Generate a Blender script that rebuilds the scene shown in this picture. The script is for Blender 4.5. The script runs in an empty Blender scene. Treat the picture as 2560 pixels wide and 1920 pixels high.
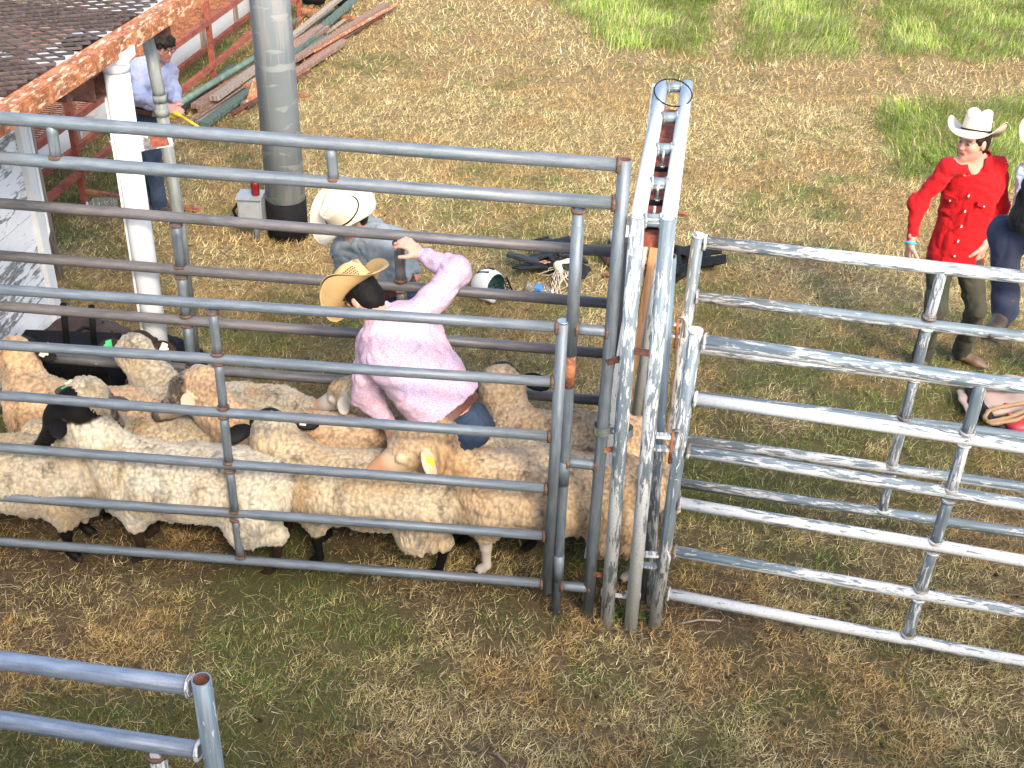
import bpy, math, random, time
import numpy as np
import openvdb as vdb
from mathutils import Vector, Matrix

T0 = time.time()
SC = bpy.context.scene
COL = SC.collection
R = math.radians

# ------------------------------------------------------------------ camera
FPX, PITCH, ROLL, CAMH = 3000.0, R(32.3), R(2.0), 4.3
_cp, _sp = math.cos(PITCH), math.sin(PITCH)
FW = np.array([0, _cp, -_sp]); _u0 = np.array([0, _sp, _cp]); _r0 = np.array([1.0, 0, 0])
RT = math.cos(ROLL) * _r0 + math.sin(ROLL) * _u0
UP = -math.sin(ROLL) * _r0 + math.cos(ROLL) * _u0
CAM = np.array([0, 0, CAMH])
cam_data = bpy.data.cameras.new('camera')
cam_data.sensor_width = 36.0
cam_data.lens = FPX / 2560 * 36.0
cam_data.clip_start = 0.05
cam_data.clip_end = 2000
cam = bpy.data.objects.new('camera', cam_data)
COL.objects.link(cam)
_m = Matrix((tuple(RT), tuple(UP), tuple(-FW))).transposed()
cam.matrix_world = Matrix.Translation(Vector(CAM)) @ _m.to_4x4()
SC.camera = cam

# ------------------------------------------------------------------ light
SUN_EL, SUN_AZ = 38.0, 200.0          # azimuth the light comes from, degrees counter-clockwise seen from +X ... see below
sd = Vector((0.40, -1.0, 0)).normalized()   # horizontal direction TOWARDS the sun: behind and left of the camera
sun_dir = Vector((sd.x * math.cos(R(SUN_EL)), sd.y * math.cos(R(SUN_EL)), math.sin(R(SUN_EL))))
world = bpy.data.worlds.new('World'); SC.world = world; world.use_nodes = True
wn = world.node_tree; wn.nodes.clear()
sky = wn.nodes.new('ShaderNodeTexSky'); sky.sky_type = 'NISHITA'; sky.sun_disc = False
sky.sun_elevation = R(SUN_EL)
sky.sun_rotation = math.atan2(sun_dir.x, sun_dir.y)
sky.air_density = 1.0; sky.dust_density = 3.0; sky.ozone_density = 1.0
bg = wn.nodes.new('ShaderNodeBackground'); bg.inputs[1].default_value = 0.15
wo = wn.nodes.new('ShaderNodeOutputWorld')
wn.links.new(sky.outputs[0], bg.inputs[0]); wn.links.new(bg.outputs[0], wo.inputs[0])
sun_data = bpy.data.lights.new('sun', 'SUN'); sun_data.energy = 1.5; sun_data.angle = R(12.0)
sun_data.color = (1.0, 0.88, 0.70)
sun = bpy.data.objects.new('sun', sun_data); COL.objects.link(sun)
sun.rotation_euler = (-sun_dir).to_track_quat('-Z', 'Y').to_euler()
SC.view_settings.view_transform = 'Standard'
SC.view_settings.look = 'None'
SC.view_settings.exposure = 1.92
SC.view_settings.gamma = 1.0
SC.view_settings.use_curve_mapping = False
SC.cycles.max_bounces = 6
SC.cycles.diffuse_bounces = 3
SC.cycles.glossy_bounces = 3
SC.cycles.transmission_bounces = 5
SC.cycles.transparent_max_bounces = 8

# ------------------------------------------------------------------ turning measurements into real places
def ray(x, y):
    return FW + (x - 1280) / FPX * RT - (y - 960) / FPX * UP
def G(x, y, z=0.0):                     # point at height z
    d = ray(x, y); return CAM + d * (z - CAMH) / d[2]
def V(x, y, pt, th=0.0):                # point on the upright plane through pt running along th degrees
    n = np.array([-math.sin(R(th)), math.cos(R(th)), 0]); d = ray(x, y)
    return CAM + d * (n @ (np.array(pt, float) - CAM)) / (n @ d)
O = 1.15732
def D(x, y, depth):                     # point at forward distance 'depth' (upright plane facing +Y), overview pixels
    return V(x * O, y * O, (0, depth, 0), 0.0)

rng = np.random.default_rng(7)
random.seed(7)

# ------------------------------------------------------------------ materials
def newmat(name):
    m = bpy.data.materials.new(name); m.use_nodes = True
    nt = m.node_tree; nt.nodes.clear()
    out = nt.nodes.new('ShaderNodeOutputMaterial'); b = nt.nodes.new('ShaderNodeBsdfPrincipled')
    nt.links.new(b.outputs[0], out.inputs[0])
    return m, nt, b
def nd(nt, t, **kw):
    n = nt.nodes.new(t)
    for k, v in kw.items():
        if k in ('ins',):
            for i, val in v.items():
                if isinstance(val, bpy.types.NodeSocket): nt.links.new(val, n.inputs[i])
                else: n.inputs[i].default_value = val
        else: setattr(n, k, v)
    return n
def coords(nt, kind='uv', scale=(1, 1, 1), rot=(0, 0, 0)):
    if kind == 'uv':
        s = nd(nt, 'ShaderNodeUVMap').outputs[0]
    elif kind == 'obj':
        s = nd(nt, 'ShaderNodeTexCoord').outputs['Object']
    else:
        s = nd(nt, 'ShaderNodeNewGeometry').outputs['Position']
    mp = nd(nt, 'ShaderNodeMapping', ins={0: s}); mp.inputs['Scale'].default_value = scale; mp.inputs['Rotation'].default_value = rot
    return mp.outputs[0]
def noise(nt, vec, scale=5, detail=3, rough=.55, dist=0):
    n = nd(nt, 'ShaderNodeTexNoise', ins={'Vector': vec, 'Scale': scale, 'Detail': detail, 'Roughness': rough, 'Distortion': dist})
    return n.outputs[0]
def ramp(nt, fac, stops, interp='LINEAR'):
    n = nd(nt, 'ShaderNodeValToRGB', ins={0: fac}); cr = n.color_ramp; cr.interpolation = interp
    while len(cr.elements) < len(stops): cr.elements.new(.5)
    for e, (p, c) in zip(cr.elements, stops):
        e.position = p
        e.color = (c, c, c, 1) if isinstance(c, (int, float)) else (*c, 1)
    return n.outputs[0]
def mix(nt, fac, a, b, mode='MIX'):
    n = nd(nt, 'ShaderNodeMix', data_type='RGBA', blend_type=mode)
    for i, v in ((0, fac), (6, a), (7, b)):
        if isinstance(v, bpy.types.NodeSocket): nt.links.new(v, n.inputs[i])
        elif i == 0: n.inputs[0].default_value = v
        else: n.inputs[i].default_value = (*v, 1) if len(v) == 3 else v
    return n.outputs[2]
def mth(nt, op, a, b=None):
    n = nd(nt, 'ShaderNodeMath', operation=op)
    for i, v in ((0, a), (1, b)):
        if v is None: continue
        if isinstance(v, bpy.types.NodeSocket): nt.links.new(v, n.inputs[i])
        else: n.inputs[i].default_value = v
    return n.outputs[0]
def setc(nt, b, name, v):
    if isinstance(v, bpy.types.NodeSocket): nt.links.new(v, b.inputs[name])
    elif isinstance(v, (int, float)): b.inputs[name].default_value = v
    else: b.inputs[name].default_value = (*v, 1)
def bump(nt, b, h, strength=.3, dist=.01):
    n = nd(nt, 'ShaderNodeBump', ins={'Height': h, 'Strength': strength, 'Distance': dist})
    nt.links.new(n.outputs[0], b.inputs['Normal'])

def mat_plain(name, col, rough=.6, metal=0.0, var=.12, scale=30, bumps=.15, kind='obj', spec=.5):
    m, nt, b = newmat(name)
    v = coords(nt, kind); n = noise(nt, v, scale, 4)
    lo = tuple(max(0, c * (1 - var)) for c in col); hi = tuple(min(1, c * (1 + var)) for c in col)
    setc(nt, b, 'Base Color', ramp(nt, n, [(.3, lo), (.7, hi)]))
    setc(nt, b, 'Roughness', rough); setc(nt, b, 'Metallic', metal); b.inputs['Specular IOR Level'].default_value = spec
    if bumps: bump(nt, b, n, bumps, .004)
    return m

def mat_galv(name, lo, hi, tint=(.30, .22, .20), tintamt=.25, rough=.5, metal=.3, specks=.5):
    """weathered galvanised pipe: mottled grey, long drawn streaks, a dark seam, white paint drips"""
    m, nt, b = newmat(name)
    uv = coords(nt, 'uv', (1, 1, 1))
    n1 = noise(nt, coords(nt, 'uv', (14, 3, 1)), 3, 5, .6)
    n2 = noise(nt, coords(nt, 'uv', (70, 2.2, 1)), 1, 3, .5)
    n3 = noise(nt, coords(nt, 'pos'), 2.3, 3)
    n4 = noise(nt, coords(nt, 'pos'), 160, 2)
    c = ramp(nt, n1, [(.32, lo), (.68, hi)])
    c = mix(nt, mth(nt, 'MULTIPLY', ramp(nt, n2, [(.50, 0.0), (.62, 1.0)]), .45), c, tuple(x * .45 for x in lo))
    c = mix(nt, mth(nt, 'MULTIPLY', ramp(nt, n3, [(.42, 0.0), (.68, 1.0)]), tintamt), c, tint)
    c = mix(nt, mth(nt, 'MULTIPLY', n4, .25), c, tuple(min(1, x * 1.7) for x in hi))
    # sparse drips of white paint
    vo = nd(nt, 'ShaderNodeTexVoronoi', ins={'Vector': coords(nt, 'uv', (16, 7, 1)), 'Scale': 1.0, 'Randomness': 1.0})
    sm = ramp(nt, vo.outputs['Distance'], [(.06, 1.0), (.10, 0.0)])
    pick = ramp(nt, vo.outputs['Color'], [(.80, 0.0), (.82, 1.0)])
    sp = mth(nt, 'MULTIPLY', mth(nt, 'MULTIPLY', sm, pick), specks)
    c = mix(nt, sp, c, (.72, .73, .72))
    setc(nt, b, 'Base Color', c)
    setc(nt, b, 'Metallic', metal)
    setc(nt, b, 'Roughness', ramp(nt, n1, [(.3, rough - .07), (.7, rough + .12)]))
    bump(nt, b, n4, .12, .002)
    return m

def mat_flaky(name, amount=.5, lo=(.10, .128, .145), white=(.54, .56, .56), wear=.05):
    """white paint flaking off dark steel, in patches drawn along the pipe"""
    m, nt, b = newmat(name)
    na = noise(nt, coords(nt, 'uv', (64, 9, 1)), 1.0, 7, .70, .5)
    nb_ = noise(nt, coords(nt, 'uv', (6, .9, 1)), 1.0, 3, .5)
    nz = nd(nt, 'ShaderNodeSeparateXYZ', ins={0: nd(nt, 'ShaderNodeNewGeometry').outputs['Normal']}).outputs[2]
    f = mth(nt, 'ADD', mth(nt, 'MULTIPLY', na, .85), mth(nt, 'MULTIPLY', nb_, .55))
    f = mth(nt, 'SUBTRACT', f, mth(nt, 'MULTIPLY', nz, wear))          # paint is rubbed off the upper side
    t = .70 + (.5 - amount) * .35
    fac = ramp(nt, f, [(t - .012, 0.0), (t + .012, 1.0)])
    nf = noise(nt, coords(nt, 'pos'), 90, 3)
    steel = ramp(nt, noise(nt, coords(nt, 'uv', (60, 3, 1)), 1, 3), [(.3, lo), (.7, tuple(x * 2.1 for x in lo))])
    wc = ramp(nt, nf, [(.3, tuple(x * .82 for x in white)), (.6, white)])
    edge = ramp(nt, f, [(t - .03, 0.0), (t - .005, 1.0), (t + .02, 0.0)])
    c = mix(nt, fac, steel, wc)
    c = mix(nt, mth(nt, 'MULTIPLY', edge, .25), c, (.17, .10, .06))
    setc(nt, b, 'Base Color', c)
    setc(nt, b, 'Metallic', mth(nt, 'MULTIPLY', mth(nt, 'SUBTRACT', 1.0, fac), .2))
    setc(nt, b, 'Roughness', ramp(nt, fac, [(0, .5), (1, .65)])); b.inputs['Specular IOR Level'].default_value = .3
    bump(nt, b, fac, .35, .002)
    return m

def mat_rust(name, base=(.20, .07, .035), hi=(.42, .18, .07), dark=(.07, .028, .02), sc=1.0, patches=.0):
    m, nt, b = newmat(name)
    p = coords(nt, 'pos')
    n1 = noise(nt, p, 9 * sc, 5, .65); n2 = noise(nt, p, 60 * sc, 4, .6)
    c = ramp(nt, n1, [(.30, dark), (.50, base), (.72, hi)])
    c = mix(nt, ramp(nt, n2, [(.50, 0.0), (.64, .8)]), c, hi)
    if patches:
        n3 = noise(nt, coords(nt, 'pos', (1, .35, 1)), 38, 4, .6)
        c = mix(nt, ramp(nt, n3, [(.60 - patches * .1, 0.0), (.64, 1.0)]), c, (.56, .42, .28))
    setc(nt, b, 'Base Color', c); setc(nt, b, 'Roughness', .85); setc(nt, b, 'Metallic', .1)
    bump(nt, b, n2, .5, .004)
    return m

M = {}
M['galv'] = mat_galv('galvanised_pipe', (.075, .098, .115), (.155, .185, .21), tintamt=.12)
M['galv_old'] = mat_galv('old_galvanised_pipe', (.072, .072, .076), (.155, .15, .15), tint=(.20, .16, .15), tintamt=.4, specks=.6)
M['galv_dark'] = mat_galv('dark_steel_post', (.06, .055, .052), (.13, .115, .105), tint=(.2, .12, .09), tintamt=.3, specks=.2)
M['galv_front'] = mat_galv('blue_grey_pipe', (.10, .13, .17), (.22, .265, .33), tintamt=.05, specks=.4)
M['flaky'] = mat_flaky('flaking_white_paint', .58)
M['flaky_dark'] = mat_flaky('mostly_bare_white_paint', .38)
M['flaky_white'] = mat_flaky('mostly_white_paint', .80)
M['rust'] = mat_rust('rusty_steel')
M['rust_orange'] = mat_rust('flaking_orange_rust', (.26, .085, .035), (.46, .20, .08), (.10, .035, .018), 1.0, .7)
M['rust_red'] = mat_rust('red_oxide_steel', (.22, .055, .035), (.32, .10, .055), (.12, .03, .022), .6)
M['rust_dark'] = mat_rust('dark_rusty_steel', (.075, .03, .022), (.14, .06, .04), (.03, .015, .012))
M['weld'] = mat_rust('weld_bead', (.11, .058, .038), (.20, .11, .065), (.04, .025, .02), 4)
M['weld_white'] = mat_flaky('painted_weld', .62, (.10, .08, .07))
M['hole'] = mat_rust('pipe_inside_rust', (.10, .035, .022), (.17, .06, .035), (.04, .018, .012), 3)
M['zinc'] = mat_plain('bright_zinc', (.42, .46, .44), .35, .8, .15, 60)
M['black_rubber'] = mat_plain('black_rubber', (.006, .006, .0065), .8, 0, .3, 20, .4, spec=.15)
M['white_paint'] = mat_plain('white_paint', (.66, .67, .68), .5, 0, .04, 12, .05)
M['column_paint'] = mat_plain('glossy_white_column_paint', (.56, .58, .60), .5, 0, .07, 3, .05, spec=.3)

# ------------------------------------------------------------------ mesh building
def link(o, parent=None):
    COL.objects.link(o)
    if parent is not None: o.parent = parent
    return o
def mesh_from(name, verts, faces, mat=None, smooth=True, uvs=None, mats=None, midx=None):
    me = bpy.data.meshes.new(name)
    me.from_pydata([tuple(v) for v in verts], [], faces)
    if smooth is True: me.polygons.foreach_set('use_smooth', [True] * len(me.polygons))
    elif smooth is not False: me.polygons.foreach_set('use_smooth', smooth)
    if uvs is not None:
        l = me.uv_layers.new(name='UVMap'); l.data.foreach_set('uv', np.array(uvs, 'f').ravel())
    if mats:
        for x in mats: me.materials.append(x)
        if midx is not None: me.polygons.foreach_set('material_index', midx)
    elif mat: me.materials.append(mat)
    me.update()
    return me
class MB:
    """gathers pipes, bars and plates of ONE part"""
    def __init__(s): s.v = []; s.f = []; s.uv = []; s.sm = []; s.mi = []; s.off = random.random() * 40
    def face(s, idx, uvs, sm, mi=0):
        s.f.append(idx); s.uv += uvs; s.sm.append(sm); s.mi.append(mi)
    def tube(s, pts, r, n=14, caps=True, r2=None, open_end=None, mi=0, hole=1):
        """pipe through pts; r number or list; open_end: 'a', 'b' -> hollow mouth there"""
        pts = [np.array(p, float) for p in pts]
        rs = r if isinstance(r, (list, tuple)) else [r] * len(pts)
        if r2 is not None: rs = [r + (r2 - r) * i / (len(pts) - 1) for i in range(len(pts))]
        base = len(s.v); L = 0; prev = None; Ls = []
        d0 = pts[1] - pts[0]; d0 /= np.linalg.norm(d0)
        a = np.cross(d0, [0, 0, 1.0]);
        if np.linalg.norm(a) < .05: a = np.cross(d0, [0, 1.0, 0])
        a /= np.linalg.norm(a)
        for i, p in enumerate(pts):
            if i == 0: d = pts[1] - pts[0]
            elif i == len(pts) - 1: d = pts[-1] - pts[-2]
            else:
                d1 = pts[i] - pts[i - 1]; d2 = pts[i + 1] - pts[i]
                d = d1 / np.linalg.norm(d1) + d2 / np.linalg.norm(d2)
            d = d / np.linalg.norm(d)
            a = a - d * (a @ d); a /= np.linalg.norm(a); b = np.cross(d, a)
            if i: L += np.linalg.norm(p - pts[i - 1])
            Ls.append(L)
            for k in range(n):
                t = 2 * math.pi * k / n
                s.v.append(p + rs[i] * (math.cos(t) * a + math.sin(t) * b))
        for i in range(len(pts) - 1):
            for k in range(n):
                k2 = (k + 1) % n; u0 = k / n * .18; u1 = (k + 1) / n * .18
                s.face((base + i * n + k, base + i * n + k2, base + (i + 1) * n + k2, base + (i + 1) * n + k),
                       [(u0 + s.off, Ls[i] + s.off), (u1 + s.off, Ls[i] + s.off), (u1 + s.off, Ls[i + 1] + s.off), (u0 + s.off, Ls[i + 1] + s.off)], True, mi)
        if caps:
            for end, i in (('a', 0), ('b', len(pts) - 1)):
                ring = [base + i * n + k for k in range(n)]
                if open_end and end in open_end:
                    d = (pts[i] - pts[1 if i == 0 else i - 1]); d /= np.linalg.norm(d)
                    cc = pts[i]; j = len(s.v)
                    for f_, dz in ((.84, 0), (.84, -.10)):
                        for q in ring: s.v.append(cc + (s.v[q] - cc) * f_ + d * dz * (1 if True else 0))
                    for k in range(n):
                        k2 = (k + 1) % n
                        q = (ring[k], ring[k2], j + k2, j + k)
                        if i == 0: q = q[::-1]
                        q2 = (j + k, j + k2, j + n + k2, j + n + k)
                        s.face(q, [(0, 0)] * 4, False, mi); s.face(q2, [(0, 0)] * 4, True, hole)
                    s.face(tuple(j + n + k for k in range(n)), [(0, 0)] * n, False, hole)
                else:
                    idx = ring[::-1] if i == 0 else ring
                    s.face(tuple(idx), [(s.off + .02 * math.cos(6.28 * k / n), s.off + .02 * math.sin(6.28 * k / n)) for k in range(n)], False, mi)
        return s
    def box(s, c, size, rot=None, mi=0, taper=0):
        c = np.array(c, float); h = np.array(size, float) / 2
        Rm = np.eye(3) if rot is None else np.array(rot)
        base = len(s.v)
        for z in (-1, 1):
            for y in (-1, 1):
                for x in (-1, 1):
                    q = np.array([x, y, z]) * h
                    if taper and z > 0: q[:2] *= (1 - taper)
                    s.v.append(c + Rm @ q)
        for f in ((0, 2, 3, 1), (4, 5, 7, 6), (0, 1, 5, 4), (2, 6, 7, 3), (0, 4, 6, 2), (1, 3, 7, 5)):
            p = [s.v[base + i] for i in f]
            w = np.linalg.norm(p[1] - p[0]); hh = np.linalg.norm(p[2] - p[1])
            s.face(tuple(base + i for i in f), [(s.off, s.off), (s.off + w, s.off), (s.off + w, s.off + hh), (s.off, s.off + hh)], False, mi)
        return s
    def bar(s, p0, p1, w, t, up=(0, 0, 1), mi=0):
        """flat bar from p0 to p1: w wide, t thick along 'up'"""
        p0 = np.array(p0, float); p1 = np.array(p1, float); d = p1 - p0; L = np.linalg.norm(d); d /= L
        u = np.array(up, float); u = u - d * (u @ d)
        if np.linalg.norm(u) < 1e-4: u = np.array([0, 1.0, 0]) - d * d[1]
        u /= np.linalg.norm(u); sdd = np.cross(u, d)
        return s.box((p0 + p1) / 2, (L, w, t), np.array([d, sdd, u]).T, mi)
    def poly(s, pts, th, nrm, mi=0, uvs=1.0):
        """plate: outline pts (world), thickness th along nrm"""
        pts = [np.array(p, float) for p in pts]; nrm = np.array(nrm, float); nrm /= np.linalg.norm(nrm)
        n = len(pts); base = len(s.v)
        for p in pts: s.v.append(p + nrm * th / 2)
        for p in pts: s.v.append(p - nrm * th / 2)
        ax = pts[1] - pts[0]; ax /= np.linalg.norm(ax); ay = np.cross(nrm, ax)
        U = [((p - pts[0]) @ ax + s.off, (p - pts[0]) @ ay + s.off) for p in pts]
        s.face(tuple(base + i for i in range(n)), U, False, mi)
        s.face(tuple(base + n + i for i in range(n))[::-1], U[::-1], False, mi)
        for i in range(n):
            j = (i + 1) % n
            s.face((base + i, base + n + i, base + n + j, base + j), [(0, 0), (0, th), (.1, th), (.1, 0)], False, mi)
        return s
    def mesh(s, name, mat, hole=None):
        me = mesh_from(name, s.v, s.f, None, s.sm, s.uv, [mat, hole or M['hole']], s.mi)
        return me
    def build(s, name, mat, parent=None, hole=None):
        return link(bpy.data.objects.new(name, s.mesh(name, mat, hole)), parent)

def tag(o, label=None, cat=None, group=None, kind=None):
    if label: o['label'] = label
    if cat: o['category'] = cat
    if group: o['group'] = group
    if kind: o['kind'] = kind
    return o
def thing(name, loc, label, cat, group=None):
    """an Empty at the thing's foot; parts are built in world coordinates and pulled under it"""
    o = bpy.data.objects.new(name, None); COL.objects.link(o); o.empty_display_size = .2
    o.location = tuple(float(x) for x in loc)
    return tag(o, label, cat, group)
def adopt(root, *objs):
    """parent objects whose meshes are in world coordinates to root without moving them"""
    for o in objs:
        o.parent = root
        p = root; off = Vector((0, 0, 0))
        while p is not None: off += Vector(p.location); p = p.parent
        o.location = -off
def part(b, name, mat, root, hole=None):
    o = b.build(name, mat, None, hole) if isinstance(b, MB) else b
    adopt(root, o); return o
def weld_ring(p, axis, r, mat, root, thick=.0085):
    """bead of weld round a pipe end at p"""
    b = MB(); a = np.array(axis, float); a /= np.linalg.norm(a)
    u = np.cross(a, [0.1, .2, 1.0]); u /= np.linalg.norm(u); w = np.cross(a, u)
    pts = []
    for k in range(13):
        t = 2 * math.pi * k / 12
        pts.append(np.array(p) + r * (math.cos(t) * u + math.sin(t) * w) + a * (.002 * math.sin(k * 2.3)))
    b.tube(pts, [thick * (.8 + .4 * ((k * 7) % 5) / 5) for k in range(13)], 5, caps=False)
    return part(b, 'weld', mat, root)
# ================================================================== GROUND
def vhash(i, j, k, seed):
    h = (i * 374761393 + j * 668265263 + k * 2147483647 + seed * 974711) & 0xffffffff
    h = ((h ^ (h >> 13)) * 1274126177) & 0xffffffff
    return ((h ^ (h >> 16)) & 0xffff) / 65535.0
def vnoise(P, seed=0):
    """smooth value noise, P (n,3) in cells"""
    P = np.asarray(P, float); i = np.floor(P).astype(np.int64); f = P - i; f = f * f * (3 - 2 * f)
    out = 0
    for a in (0, 1):
        for b in (0, 1):
            for c in (0, 1):
                w = (f[:, 0] if a else 1 - f[:, 0]) * (f[:, 1] if b else 1 - f[:, 1]) * (f[:, 2] if c else 1 - f[:, 2])
                out = out + w * vhash(i[:, 0] + a, i[:, 1] + b, i[:, 2] + c, seed)
    return out
def fbm(P, seed=0, octs=3):
    s = 0; a = .5; P = np.asarray(P, float)
    for o in range(octs):
        s = s + a * vnoise(P * 2 ** o, seed + o * 17); a *= .5
    return s / (1 - .5 ** octs)
def worley(P, seed=0):
    P = np.asarray(P, float); i = np.floor(P).astype(np.int64); best = np.full(len(P), 9.0)
    for a in (-1, 0, 1):
        for b in (-1, 0, 1):
            for c in (-1, 0, 1):
                I = i[:, 0] + a; J = i[:, 1] + b; K = i[:, 2] + c
                q = np.stack([I + vhash(I, J, K, seed), J + vhash(I, J, K, seed + 5), K + vhash(I, J, K, seed + 11)], 1)
                best = np.minimum(best, ((P - q) ** 2).sum(1))
    return np.sqrt(best)

def P2(x, y): return np.stack([x, y, np.zeros_like(x)], 1)
def in_poly(x, y, poly):
    c = np.zeros(len(x), bool); n = len(poly)
    for i in range(n):
        x1, y1 = poly[i]; x2, y2 = poly[(i + 1) % n]
        hit = ((y1 > y) != (y2 > y)) & (x < (x2 - x1) * (y - y1) / (y2 - y1 + 1e-12) + x1)
        c ^= hit
    return c
# fields that both the soil colour and the blades follow ------------------------------
tall_polys = []
for pl in ([(1290, -140), (1395, 10), (1450, 75), (1500, 118), (1762, 140), (1772, 60), (1790, -140)],
           [(1850, -140), (1858, 20), (1850, 142), (2112, 146), (2120, 60), (2130, -140)],
           [(2200, -140), (2190, 60), (2222, 146), (2800, 150), (2800, -140)],
           [(2200, 300), (2255, 268), (2360, 258), (2800, 250), (2800, 480), (2300, 470), (2240, 452), (2222, 390)]):
    tall_polys.append([tuple(G(a, b)[:2]) for a, b in pl])
def tall_mask(x, y):
    jx = x + .5 * (fbm(P2(x * 2, y * 2), 3) - .5) + rng.normal(0, .10, len(x)); jy = y + .7 * (fbm(P2(x * 2, y * 2), 9) - .5) + rng.normal(0, .18, len(x))
    m = np.zeros(len(x), bool)
    for p in tall_polys: m |= in_poly(jx, jy, p)
    return m
def dirt_field(x, y):
    """bare trodden soil along the pen and the gate posts"""
    n = fbm(P2(x * 2.2, y * 2.2), 31)
    band = np.exp(-((y - 4.72 + .04 * x) / .42) ** 2) * (x < 1.3) * (x > -3.2)
    pen = ((y > 4.7) & (y < 5.9) & (x < .5)) * .9
    return np.clip(np.maximum(band, pen) * .95 + (n - .66) * 2.2, 0, 1)
def green_field(x, y):
    n = .55 * fbm(P2(x * 1.1 + 7, y * 1.1), 41, 4) + .45 * fbm(P2(x * 3.4 + 2, y * 3.4), 43, 3)
    near = np.clip((6.8 - y) / 2.5, 0, 1)
    g = (n - .50) * 5.0 + .12 + near * .34
    g += np.exp(-((x - 2.6) ** 2 / 1.6 + (y - 6.2) ** 2 / .5)) * .22 + np.exp(-((x - 3.4) ** 2 / .5 + (y - 7.2) ** 2 / .15)) * .9
    g -= np.clip((y - 8.5) / 5, 0, 1) * .25
    g += .35 * np.clip((-(x + 2.2)) / 1.2, 0, 1) * np.clip((y - 7) / 2, 0, 1)
    return np.clip(g, 0, 1)

def build_ground():
    m, nt, b = newmat('soil_and_thatch')
    p = coords(nt, 'pos')
    n1 = noise(nt, p, 1.6, 4); n2 = noise(nt, p, 26, 5, .7); n3 = noise(nt, coords(nt, 'pos', (1, 1, 1)), 140, 3, .6)
    at = nd(nt, 'ShaderNodeAttribute', attribute_name='cover')
    c = mix(nt, at.outputs['Fac'], (.085, .055, .036), (.27, .20, .10))
    c = mix(nt, ramp(nt, n2, [(.40, 0.0), (.66, .75)]), c, (.030, .022, .012))
    c = mix(nt, ramp(nt, n3, [(.50, 0.0), (.66, .7)]), c, (.22, .17, .09))
    gat = nd(nt, 'ShaderNodeAttribute', attribute_name='green')
    c = mix(nt, mth(nt, 'MULTIPLY', gat.outputs['Fac'], .6), c, (.075, .085, .025))
    setc(nt, b, 'Base Color', c); setc(nt, b, 'Roughness', .95); b.inputs['Specular IOR Level'].default_value = .1
    bump(nt, b, mth(nt, 'ADD', n2, mth(nt, 'MULTIPLY', n3, .5)), .8, .02)
    # fine sheet where it is seen, coarse to the horizon
    xs = np.unique(np.concatenate([[-600, -250, -90, -40, -20], np.arange(-12, 12.01, .12), [20, 40, 90, 250, 600]]))
    ys = np.unique(np.concatenate([[-250, -90, -30, -8, -2], np.arange(0, 24.01, .12), [30, 45, 90, 250, 600, 1200]]))
    X, Y = np.meshgrid(xs, ys); x = X.ravel(); y = Y.ravel()
    z = (.035 * (fbm(P2(x * .9, y * .9), 5) - .5) + .02 * (fbm(P2(x * 5, y * 5), 6) - .5)) * ((np.abs(x) < 14) & (y < 26) & (y > -4))
    vs = np.stack([x, y, z - .01], 1); nx = len(xs)
    faces = [(j * nx + i, j * nx + i + 1, (j + 1) * nx + i + 1, (j + 1) * nx + i) for j in range(len(ys) - 1) for i in range(nx - 1)]
    me = mesh_from('ground', vs, faces, m)
    for nme, val in (('cover', (1 - dirt_field(x, y) * .95) * (.42 + .58 * np.clip((y - 5.8) / 2.5, 0, 1))), ('green', green_field(x, y))):
        a = me.attributes.new(nme, 'FLOAT', 'POINT'); a.data.foreach_set('value', val.astype('f'))
    o = link(bpy.data.objects.new('ground', me)); tag(o, 'flat field of dry soil, straw and thin grass', None, None, 'structure')
    o['kind'] = 'structure'
    return o
build_ground()

def blade_mat(name, trans=.25, sheen=0):
    m, nt, b = newmat(name)
    at = nd(nt, 'ShaderNodeAttribute', attribute_name='tint')
    setc(nt, b, 'Base Color', at.outputs['Color']); setc(nt, b, 'Roughness', .7)
    b.inputs['Specular IOR Level'].default_value = .25
    t = nd(nt, 'ShaderNodeBsdfTranslucent', ins={0: at.outputs['Color']})
    ms = nd(nt, 'ShaderNodeMixShader', ins={0: trans, 1: b.outputs[0], 2: t.outputs[0]})
    out = [n for n in nt.nodes if n.type == 'OUTPUT_MATERIAL'][0]
    nt.links.new(ms.outputs[0], out.inputs[0])
    return m
def raw_mesh(name, V3, tris, tint, mat, nloop=3):
    """numpy arrays -> mesh (verts (n,3), faces (m,k)), per-vertex colour"""
    me = bpy.data.meshes.new(name)
    me.vertices.add(len(V3)); me.vertices.foreach_set('co', V3.astype('f').ravel())
    k = tris.shape[1]
    me.loops.add(tris.size); me.loops.foreach_set('vertex_index', tris.astype('i').ravel())
    me.polygons.add(len(tris)); me.polygons.foreach_set('loop_start', (np.arange(len(tris)) * k).astype('i'))
    a = me.attributes.new('tint', 'FLOAT_COLOR', 'POINT')
    a.data.foreach_set('color', np.concatenate([tint, np.ones((len(tint), 1))], 1).astype('f').ravel())
    me.materials.append(mat); me.update(calc_edges=True)
    return me
PAL_STRAW = np.array([(.42, .335, .145), (.52, .43, .21), (.32, .24, .095), (.60, .51, .29), (.25, .18, .08), (.45, .365, .145)])
PAL_GREEN = np.array([(.13, .19, .035), (.085, .145, .03), (.19, .23, .055), (.07, .125, .045), (.26, .27, .08)])
PAL_TALL = np.array([(.20, .33, .035), (.14, .26, .025), (.27, .38, .055), (.33, .41, .09), (.11, .21, .02), (.40, .42, .15)])
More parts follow.
